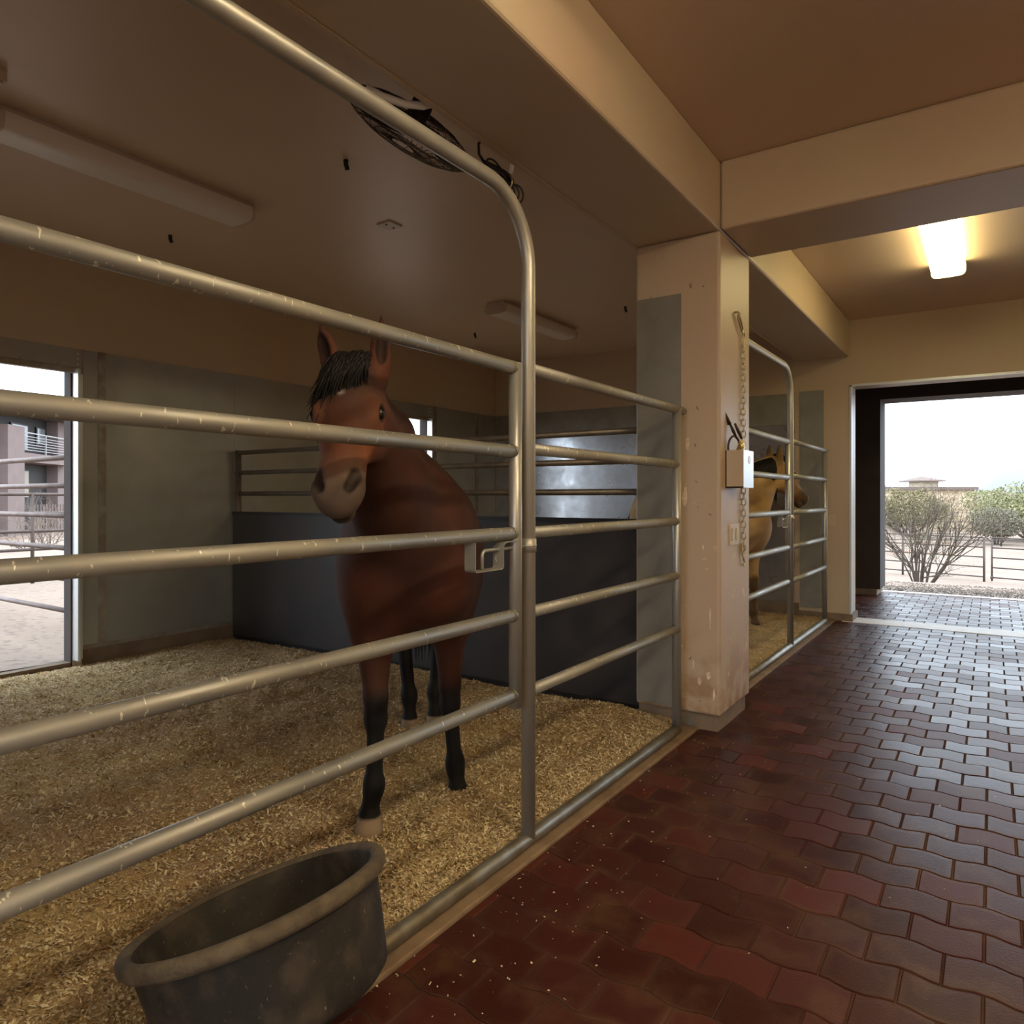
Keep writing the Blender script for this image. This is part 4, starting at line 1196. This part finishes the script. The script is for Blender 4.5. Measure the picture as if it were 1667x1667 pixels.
buck = dict(body=(0.46, 0.30, 0.14), chest=(0.52, 0.36, 0.20), neck=(0.44, 0.27, 0.11), forearm=(0.40, 0.25, 0.115), points=(0.12, 0.075, 0.036), hoof=(0.03, 0.04, 0.035),
            face=(0.40, 0.25, 0.11), fore=(0.38, 0.22, 0.09), cheek=(0.42, 0.25, 0.10), nose=(0.30, 0.17, 0.08), brow=(0.30, 0.19, 0.10), muzzle=(0.09, 0.055, 0.035),
            dark=(0.012, 0.009, 0.008), ear=(0.20, 0.12, 0.05), eartip=(0.03, 0.02, 0.012))
F2v = np.array([0.949, -0.32]); F2v /= np.linalg.norm(F2v); O2 = np.array([-1.948, 6.777])
def toL(x, y, z):
    d = np.array([x, y]) - O2
    return (float(d @ F2v), float(d @ np.array([-F2v[1], F2v[0]])), z)
pole2 = (-1.700, 6.99, 1.615); muz2 = (-1.525, 7.30, 1.270)
pl = toL(*pole2); mz = toL(*muz2)
hd = np.array(muz2[:2]) - np.array(pole2[:2]); hd /= np.linalg.norm(hd)
hl = np.array([-hd[1], hd[0]])
def rotL(v): return (float(v @ F2v), float(v @ np.array([-F2v[1], F2v[0]])), 0.0)
def earp(sg, up): 
    w = np.array(pole2[:2]) + hl*sg*0.062 - hd*0.02
    return toL(w[0], w[1], up)
pose2 = dict(skew=0.0,
    neck=[(-0.10, 0.0, 1.17), (0.06, 0.03, 1.36), (pl[0]-0.06, pl[1]-0.03, 1.53)],
    crest=[(-0.26, 0.0, 1.37), (-0.02, 0.03, 1.52), (pl[0]-0.08, pl[1]-0.04, 1.615)],
    throat=[(0.06, 0.0, 1.05), (0.13, 0.03, 1.24), (pl[0]-0.01, pl[1]-0.01, 1.46)],
    fore=[[(-0.03, -0.150, 0.92), (0.06, -0.20, 0.47), (0.08, -0.25, 0.19), (0.12, -0.27, 0.03)],
          [(-0.03, 0.150, 0.92), (0.02, 0.135, 0.47), (0.02, 0.135, 0.19), (0.05, 0.135, 0.035)]],
    hind=[[(-1.02, -0.16, 1.04), (-0.90, -0.17, 0.83), (-1.17, -0.13, 0.545), (-1.13, -0.13, 0.215), (-1.09, -0.13, 0.035)],
          [(-1.02, 0.16, 1.04), (-0.90, 0.17, 0.83), (-1.17, 0.13, 0.545), (-1.13, 0.13, 0.215), (-1.09, 0.13, 0.035)]],
    head=[pl, mz, rotL(hl)],
    ears=[(earp(-1, 1.80), earp(-1, 1.64), rotL(hd)), (earp(1, 1.80), earp(1, 1.64), rotL(hd))])
horse2 = make_horse('buckskin horse with a black mane standing behind the pillar', (O2[0], O2[1], 0.01), math.atan2(F2v[1], F2v[0]), pose2, buck, 0.0125,
                    dict(m=M_hair_black, sweep=False, mane_len=1.5, rn=0.19), -1)

# ------------------------------------------------------------------ outdoors: ground
def sstep(a, b, x):
    t = max(0.0, min(1.0, (x - a)/(b - a))); return t*t*(3 - 2*t)
def g_front(x, y):
    z = -0.02 - 0.10*sstep(11.3, 13.2, y) - 0.55*sstep(13.2, 18.0, y) - 0.72*sstep(18, 25, y) - 0.15*sstep(25, 60, y)
    return z
def g_side(x, y):
    d = -6.0 - x
    return 0.05 + 0.085*sstep(0.3, 3, d) - 0.75*sstep(10, 34, d) - 0.5*sstep(34, 60, d)
def ground_h(x, y):
    w = sstep(-7.5, -4.5, x) if y > 8.4 else (1.0 if x > 2 else 0.0)
    z = w*g_front(x, y) + (1 - w)*g_side(x, y)
    far = max(0, math.hypot(x, y) - 25)
    return z + 0.010*fbm(x, y, 1.7, 3) + 0.05*sstep(5, 40, far)*fbm(x, y, 0.15, 3)
gx = sorted(set(list(np.linspace(-160, -50, 12)) + list(np.linspace(-50, -14, 30)) + list(np.linspace(-14, -5.87, 40)) + list(np.linspace(-5.87, 2.95, 38)) + list(np.linspace(2.95, 30, 20)) + list(np.linspace(30, 140, 10))))
gy = sorted(set(list(np.linspace(-60, -4.45, 14)) + list(np.linspace(-4.45, 8.42, 40)) + list(np.linspace(8.42, 11.05, 8)) + list(np.linspace(11.05, 30, 60)) + list(np.linspace(30, 60, 20)) + list(np.linspace(60, 400, 14))))
V = [(x, y, ground_h(x, y)) for y in gy for x in gx]; F = []
nx = len(gx)
for j in range(len(gy)-1):
    for i in range(nx-1):
        xc, yc = (gx[i]+gx[i+1])/2, (gy[j]+gy[j+1])/2
        if -5.87 < xc < 2.95 and -4.45 < yc < 8.42: continue
        if -2.2 < xc < 2.95 and 8.0 < yc < 11.05: continue
        F.append((j*nx+i, j*nx+i+1, (j+1)*nx+i+1, (j+1)*nx+i))
M_sand = mat('desert_sand', (0.250, 0.185, 0.141, 1), 0.95, c2=(0.208, 0.150, 0.111, 1), scale=0.6, detail=8, bump=0.5, bscale=9)
layer(M_sand, (0.14, 0.105, 0.082, 1), 14.0, 0.52, 0.70)
layer(M_sand, (0.22, 0.11, 0.06, 1), 0.33, 0.62, 0.70)
gm = MB().add(V, F, True)
struct('ground', gm, M_sand, label='pale desert sand around the barn')
# gravel strip along the porch
V = []; F = []
for i in range(9000):
    x = rnd.uniform(-3.2, 2.6); y = 11.06 + 2.4*rnd.random()**1.3; r = rnd.uniform(0.005, 0.014); z = ground_h(x, y) + r*0.3
    k = len(V); a = rnd.uniform(0, 6)
    for q in range(4): V.append((x + r*math.cos(a + q*PI/2)*rnd.uniform(0.7, 1.2), y + r*math.sin(a + q*PI/2)*rnd.uniform(0.7, 1.2), z))
    V.append((x, y, z + r*0.7)); V.append((x, y, z - r*0.5))
    for q in range(4): F += [(k+q, k+(q+1)%4, k+4), (k+(q+1)%4, k+q, k+5)]
M_gravel = mat('gravel', (0.13, 0.10, 0.08, 1), 0.9, c2=(0.18, 0.14, 0.11, 1), scale=6)
o = link('gravel', MB().add(V, F).mesh('gravel'), M_gravel); tag(o, 'loose grey-brown gravel along the porch edge', 'gravel', kind='stuff')

# ------------------------------------------------------------------ outdoors: pipe fences
M_fence = mat('brown_pipe', (0.065, 0.045, 0.037, 1), 0.6, 0.2, c2=(0.085, 0.06, 0.05, 1), scale=8)
M_fence_g = mat('grey_pipe', (0.25, 0.205, 0.195, 1), 0.45, 0.4, c2=(0.19, 0.15, 0.14, 1), scale=8)
def fence(name, label, a, b, rails, zt, base_drop, npost, r, m_, cat='fence', posts_r=None):
    a = np.array(a, float); b = np.array(b, float); mid = (a + b)/2
    t = thing(name, label, cat, (mid[0], mid[1], mid[2]))
    for h in rails:
        part('rail', MB().tube([tuple(a + V3(0, 0, h)), tuple(b + V3(0, 0, h))], r, 8), m_, t)
    for i in range(npost):
        p = a + (b - a)*i/(npost - 1)
        part('post', MB().tube([tuple(p + V3(0, 0, -base_drop)), tuple(p + V3(0, 0, zt))], posts_r or r*1.15, 8), m_, t)
    return t
u = np.array([2.894, -1.06]); u /= np.linalg.norm(u)
pA = np.array([-0.21, 27.03])
def on(s, z=-1.40): q = pA + u*s; return (q[0], q[1], z)
RL = (0.165, 0.475, 0.79, 1.10, 1.41)
fence('pipe_fence', 'dark brown five-rail pipe fence behind the bare shrub', on(-10), on(0), RL, 1.43, 0.15, 5, 0.021, M_fence, posts_r=0.034)
gt = fence('pipe_gate', 'dark brown five-rail pipe gate beside the fence post in the yard', on(0.22), on(3.6), RL, 1.41, -0.05, 2, 0.021, M_fence, cat='gate', posts_r=0.027)
q = V3(*on(0.22))
part('hinge', MB().tube([tuple(q + V3(0, 0, 0.13)), tuple(q + V3(0, 0, 0.20))], 0.045, 8), M_fence, gt)
fence('pipe_fence', 'thin brown pipe fence in front of the green tree', (-6.0, 45.2, -1.45), (9.0, 53.5, -1.45), (0.30, 0.65, 0.98, 1.33), 1.36, 0.2, 8, 0.022, M_fence, posts_r=0.04)
fence('pipe_fence', 'grey paddock pipe fence meeting the barn wall outside the stall opening', (-5.90, 2.63, 0.0), (-10.7, 2.63, 0.0), (0.412, 0.661, 0.901, 1.154, 1.389, 1.608), 1.65, -0.09, 3, 0.021, M_fence_g)
fence('pipe_fence', 'brown pipe fence closing the paddock in front of the house', (-10.75, -3.5, 0.0), (-10.75, 9.5, 0.0), (0.35, 0.59, 0.835, 1.08, 1.334), 1.36, -0.05, 6, 0.021, M_fence)

# ------------------------------------------------------------------ outdoors: shrubs and trees
M_twig = mat('twig', (0.085, 0.064, 0.05, 1), 0.9)
M_twig_p = mat('pale_twig', (0.17, 0.125, 0.10, 1), 0.9)
M_leaf = mat('desert_leaf', (0.16, 0.14, 0.070, 1), 0.8, c2=(0.21, 0.175, 0.085, 1), scale=3)
M_leaf2 = mat('green_leaf', (0.19, 0.195, 0.085, 1), 0.8, c2=(0.25, 0.235, 0.115, 1), scale=1.5)
M_leaf3 = mat('dull_leaf', (0.15, 0.14, 0.095, 1), 0.85, c2=(0.20, 0.18, 0.125, 1), scale=1.5)
def grow(mb, tips, p, d, L_, r, lvl, R_, spread):
    n = 3; pts = [p]; q = p.copy(); dd = d.copy()
    for i in range(n):
        dd = dd + np.array([R_.gauss(0, 0.12), R_.gauss(0, 0.12), R_.gauss(0.03, 0.08)]); dd /= np.linalg.norm(dd)
        q = q + dd*L_/n; pts.append(q)
    mb.tube([tuple(a) for a in pts], [r*(1 - 0.45*i/n) for i in range(n+1)], 4 if lvl > 0 else 5, caps=False)
    tips.append(q)
    if lvl >= 4: return
    for k in range(3 if lvl < 3 else 2):
        nd = dd + np.array([R_.gauss(0, spread), R_.gauss(0, spread), R_.gauss(0.05, spread*0.7)]); nd /= np.linalg.norm(nd)
        s = pts[R_.choice([1, 2, 3, 3])]
        grow(mb, tips, s, nd, L_*R_.uniform(0.55, 0.8), r*0.55, lvl + 1, R_, spread)
def shrub(name, label, base, H_, W_, nstem, seed, leaf_n, leaf_s, lm, tm, spread=0.5, lvl0=0, rr=0.02, cat='tree', group=None, blob=0):
    R_ = random.Random(seed)
    t = thing(name, label, cat, base, group)
    tips = []
    stems = []
    for i in range(nstem):
        a = 2*PI*i/nstem + R_.uniform(-0.3, 0.3); o_ = R_.uniform(0.15, 1.0)*W_/2
        d = np.array([math.cos(a)*o_, math.sin(a)*o_, H_*0.75]); d /= np.linalg.norm(d)
        mb = MB()
        p0 = np.array([math.cos(a), math.sin(a), 0])*0.04*W_ + np.array([0, 0, -0.06])
        grow(mb, tips, p0, d, H_*0.42, rr*R_.uniform(0.7, 1.15), lvl0, R_, spread)
        part('stem', mb, tm, t, local=True)
    V = []; F = []
    for i in range(leaf_n):
        c_ = tips[R_.randrange(len(tips))] + np.array([R_.gauss(0, 0.05), R_.gauss(0, 0.05), R_.gauss(0, 0.05)])*H_*0.5
        if c_[2] < H_*0.22: continue
        a = np.array([R_.gauss(0, 1) for _ in range(3)]); a *= leaf_s/np.linalg.norm(a)
        b = np.cross(a, [R_.gauss(0, 1) for _ in range(3)]); b *= 0.4*leaf_s/(np.linalg.norm(b) + 1e-9)
        k = len(V); V += [tuple(c_ - a), tuple(c_ + b), tuple(c_ + a), tuple(c_ - b)]; F.append((k, k+1, k+2, k+3))
    for i in range(blob):
        q = np.array([R_.gauss(0, 1) for _ in range(3)]); q *= R_.uniform(0.35, 1.0)**0.5/np.linalg.norm(q)
        c_ = np.array([q[0]*W_/2, q[1]*W_/2, H_*0.6 + q[2]*H_*0.42]) * (1 + 0.12*math.sin(5*q[0] + seed)*math.sin(4*q[2]))
        a = np.array([R_.gauss(0, 1) for _ in range(3)]); a *= leaf_s/np.linalg.norm(a)
        b = np.cross(a, [R_.gauss(0, 1) for _ in range(3)]); b *= 0.5*leaf_s/(np.linalg.norm(b) + 1e-9)
        k = len(V); V += [tuple(c_ - a), tuple(c_ + b), tuple(c_ + a), tuple(c_ - b)]; F.append((k, k+1, k+2, k+3))
    if V:
        o = part('foliage', MB().add(V, F), lm, t, local=True); o['kind'] = 'stuff'
    return t
shrub('desert_shrub', 'sparse many-stemmed desert shrub growing just outside the doorway', (-1.24, 17.28, -0.62), 2.25, 2.3, 15, 5, 9000, 0.013, M_leaf, M_twig, 0.42, 0, 0.024)
shrub('green_tree', 'bushy green desert tree behind the thin far fence', (2.2, 56.0, -1.5), 3.5, 7.5, 14, 12, 3000, 0.10, M_leaf2, M_twig_p, 0.6, 1, 0.06, blob=9000)
shrub('dark_bush', 'low dark bush at the foot of the green tree', (0.25, 50.5, -1.5), 2.2, 3.0, 10, 13, 2000, 0.07, M_leaf3, M_twig, 0.6, 1, 0.03, blob=4000)
shrub('green_tree', 'rounded olive tree in front of the stone building', (-4.9, 57.0, -1.5), 3.4, 5.0, 14, 14, 3000, 0.09, M_leaf, M_twig_p, 0.6, 1, 0.05, blob=6000)
shrub('green_tree', 'wide grey-green tree at the corner of the stone building', (-11.5, 58.0, -1.5), 3.6, 5.5, 14, 15, 3000, 0.09, M_leaf3, M_twig_p, 0.6, 1, 0.05, blob=6000)
shrub('green_tree', 'pale green tree beside the brown roof', (9.5, 62.0, -1.5), 3.4, 6.5, 14, 16, 3000, 0.10, M_leaf2, M_twig_p, 0.6, 1, 0.05, blob=8000)
for i, (x, y, h_, lab) in enumerate(((-19.0, 5.6, 1.3, 'leafless dry bush left of the paddock fence post'), (-20.5, 8.6, 1.5, 'leafless dry bush behind the paddock fence post'),
                                     (-23.0, 7.5, 1.6, 'tall leafless dry bush close to the house'), (-18.0, 7.2, 1.1, 'low leafless dry bush next to the paddock fence'))):
    shrub('dry_bush', lab, (x, y, ground_h(x, y)), h_, 3.2, 12, 30 + i, 0, 0.02, M_leaf, M_twig_p, 0.7, 1, 0.016, cat='bush')

# ------------------------------------------------------------------ outdoors: stone building and roofs beyond the yard
M_stone = mat('stone_face', (0.46, 0.35, 0.24, 1), 0.9, c2=(0.30, 0.22, 0.145, 1), scale=1.6, detail=3, lo=0.48, hi=0.56)
M_cap = mat('parapet_cap', (0.13, 0.095, 0.08, 1), 0.8)
M_tile = mat('roof_tile', (0.14, 0.095, 0.08, 1), 0.85, c2=(0.17, 0.12, 0.10, 1), scale=3)
M_cream_w = mat('cream_stucco', (0.46, 0.37, 0.26, 1), 0.9)
bu = np.array([-1.076 + 7.535, 71.738 - 67.364]); bl_ = np.linalg.norm(bu); bu /= bl_; bn = np.array([-bu[1], bu[0]])
yawb = math.atan2(bu[1], bu[0])
b = thing('stone_building', 'flat-topped stone building with a small hipped tower', 'building', (-7.6, 67.4, -1.6), rot=(0, 0, yawb))
part('wall', MB().box(-8, bl_ - 0.1, 0, 12, -0.4, 3.55), M_stone, b, local=True)
part('parapet_cap', MB().box(-8.2, bl_ + 0.12, -0.2, 12.2, 3.50, 3.75), M_cap, b, local=True)
part('tower', MB().box(4.65, 6.15, 2.5, 4.5, 3.75, 4.26), M_cream_w, b, local=True)
V = [(3.15 + (x_ - 3.15)*0.62 + 2.25, y_, z_ if z_ < 4.5 else 4.78) for x_, y_, z_ in [(1.35, 1.95, 4.26), (4.95, 1.95, 4.26), (4.95, 5.55, 4.26), (1.35, 5.55, 4.26), (3.15, 3.75, 4.92), (1.35, 1.95, 4.36), (4.95, 1.95, 4.36), (4.95, 5.55, 4.36), (1.35, 5.55, 4.36)]]
F = [(0, 3, 2, 1), (0, 1, 6, 5), (1, 2, 7, 6), (2, 3, 8, 7), (3, 0, 5, 8), (5, 6, 4), (6, 7, 4), (7, 8, 4), (8, 5, 4)]
part('hip_roof', MB().add(V, F), M_tile, b, local=True)
V = [(-7, 4, 3.75), (1.0, 4, 3.75), (1.0, 11, 3.75), (-7, 11, 3.75), (-4, 7.5, 4.5), (-1.2, 7.5, 4.5)]
part('low_roof', MB().add(V, [(0,1,5,4), (1,2,5), (2,3,4,5), (3,0,4), (0,3,2,1)]), M_tile, b, local=True)
b2 = thing('brown_roofed_house', 'low house with a brown hipped roof beyond the green tree', 'house', (-1.3, 89.5, -1.6), rot=(0, 0, math.radians(20)))
part('wall', MB().box(-4, 9, 0, 9, -0.5, 2.3), M_cream_w, b2, local=True)
V = [(-5, -0.8, 2.2), (10, -0.8, 2.2), (10, 9.8, 2.2), (-5, 9.8, 2.2), (-0.5, 3.5, 3.6), (3.2, 3.5, 3.6)]
part('roof', MB().add(V, [(0,1,5,4), (1,2,5), (2,3,4,5), (3,0,4), (0,3,2,1)]), M_tile, b2, local=True)
# distant mountains, aerial haze put into their base colour
M_mtn_haze = mat('haze_tinted_mountain', (0.200, 0.203, 0.225, 1), 1.0)
V = []; F = []
xs = np.linspace(-900, 1200, 90)
for i, x in enumerate(xs):
    h = 30 + 42*sstep(-60, 60, x) + 16*fbm(x, 0, 0.006, 4) + (10*fbm(x, 5, 0.03, 3))
    V += [(x, 2300, -30), (x, 2340, max(h, 8)*0.55), (x, 2420, max(h, 8)), (x, 2900, -30)]
for i in range(len(xs)-1):
    for j in range(3): F.append((4*i+j, 4*(i+1)+j, 4*(i+1)+j+1, 4*i+j+1))
o = struct('mountains', MB().add(V, F, True), M_mtn_haze, label='mountains on the horizon with pale blue haze painted into their colour')

# ------------------------------------------------------------------ outdoors: house seen through the stall opening
M_mauve = mat('mauve_stucco', (0.185, 0.135, 0.125, 1), 0.9, c2=(0.165, 0.12, 0.11, 1), scale=1.5)
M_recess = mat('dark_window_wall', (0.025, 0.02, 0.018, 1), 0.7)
M_glass = mat('window_glass', (0.16, 0.17, 0.165, 1), 0.15)
M_glass_y = mat('curtained_glass', (0.20, 0.165, 0.085, 1), 0.3)
M_railw = mat('white_railing', (0.27, 0.255, 0.25, 1), 0.5)
hyaw = math.atan2(0.72, -0.69)
hs = thing('house', 'mauve two-storey stucco house with a railed balcony beyond the paddock', 'house', (-41.05, 15.68, -0.6), rot=(0, 0, hyaw))
def hbox(nm, s0, s1, n0, n1, z0, z1, m_): return part(nm, MB().box(s0, s1, n0, n1, z0, z1), m_, hs, local=True)
# local x runs along the facade away from the viewer, local +y points away from the facade (into the house)
hbox('pier', -1.6, 0.0, -0.4, 2.5, -0.8, 5.45, M_mauve)
hbox('wall', -9.0, -1.6, 0.2, 8.0, -0.8, 6.6, M_mauve)
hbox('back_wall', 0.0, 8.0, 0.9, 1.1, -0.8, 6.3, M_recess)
hbox('balcony_slab', 0.0, 6.0, -0.3, 1.0, 3.72, 4.18, M_mauve)
hbox('pier', 5.3, 8.5, 0.3, 1.0, -0.8, 6.3, M_mauve)
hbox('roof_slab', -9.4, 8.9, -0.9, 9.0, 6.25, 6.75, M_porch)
V = [(-9.4, -0.9, 6.75), (8.9, -0.9, 6.75), (8.9, 9.0, 6.75), (-9.4, 9.0, 6.75), (-3, 4, 8.1), (2.5, 4, 8.1)]
part('roof', MB().add(V, [(0,1,5,4), (1,2,5), (2,3,4,5), (3,0,4), (0,3,2,1)]), M_tile, hs, local=True)
for s0, s1, z0, z1, g_ in ((1.3, 2.9, 4.5, 5.75, M_glass), (4.0, 4.85, 4.9, 5.75, M_glass), (1.5, 3.0, 1.9, 3.3, M_glass_y)):
    wn = hbox('window', s0 - 0.08, s1 + 0.08, 0.82, 0.9, z0 - 0.08, z1 + 0.08, M_black)
    link('pane', MB().box(s0, s1, 0.79, 0.82, z0, z1).mesh('pane'), g_, wn)
rl = hbox('railing_top', 0.0, 5.6, -0.25, -0.20, 5.20, 5.26, M_railw)
for z in (4.32, 4.46, 4.60, 4.74, 4.88, 5.02):
    hbox('railing_bar', 0.0, 5.6, -0.24, -0.21, z, z + 0.035, M_railw)
for s in (0.05, 2.6, 5.5):
    hbox('railing_post', s, s + 0.06, -0.26, -0.19, 4.18, 5.24, M_railw)
for i in range(16):
    hbox('picket', 0.25 + 0.33*i, 0.31 + 0.33*i, -0.6, -0.55, -0.8, 1.5, M_mauve)
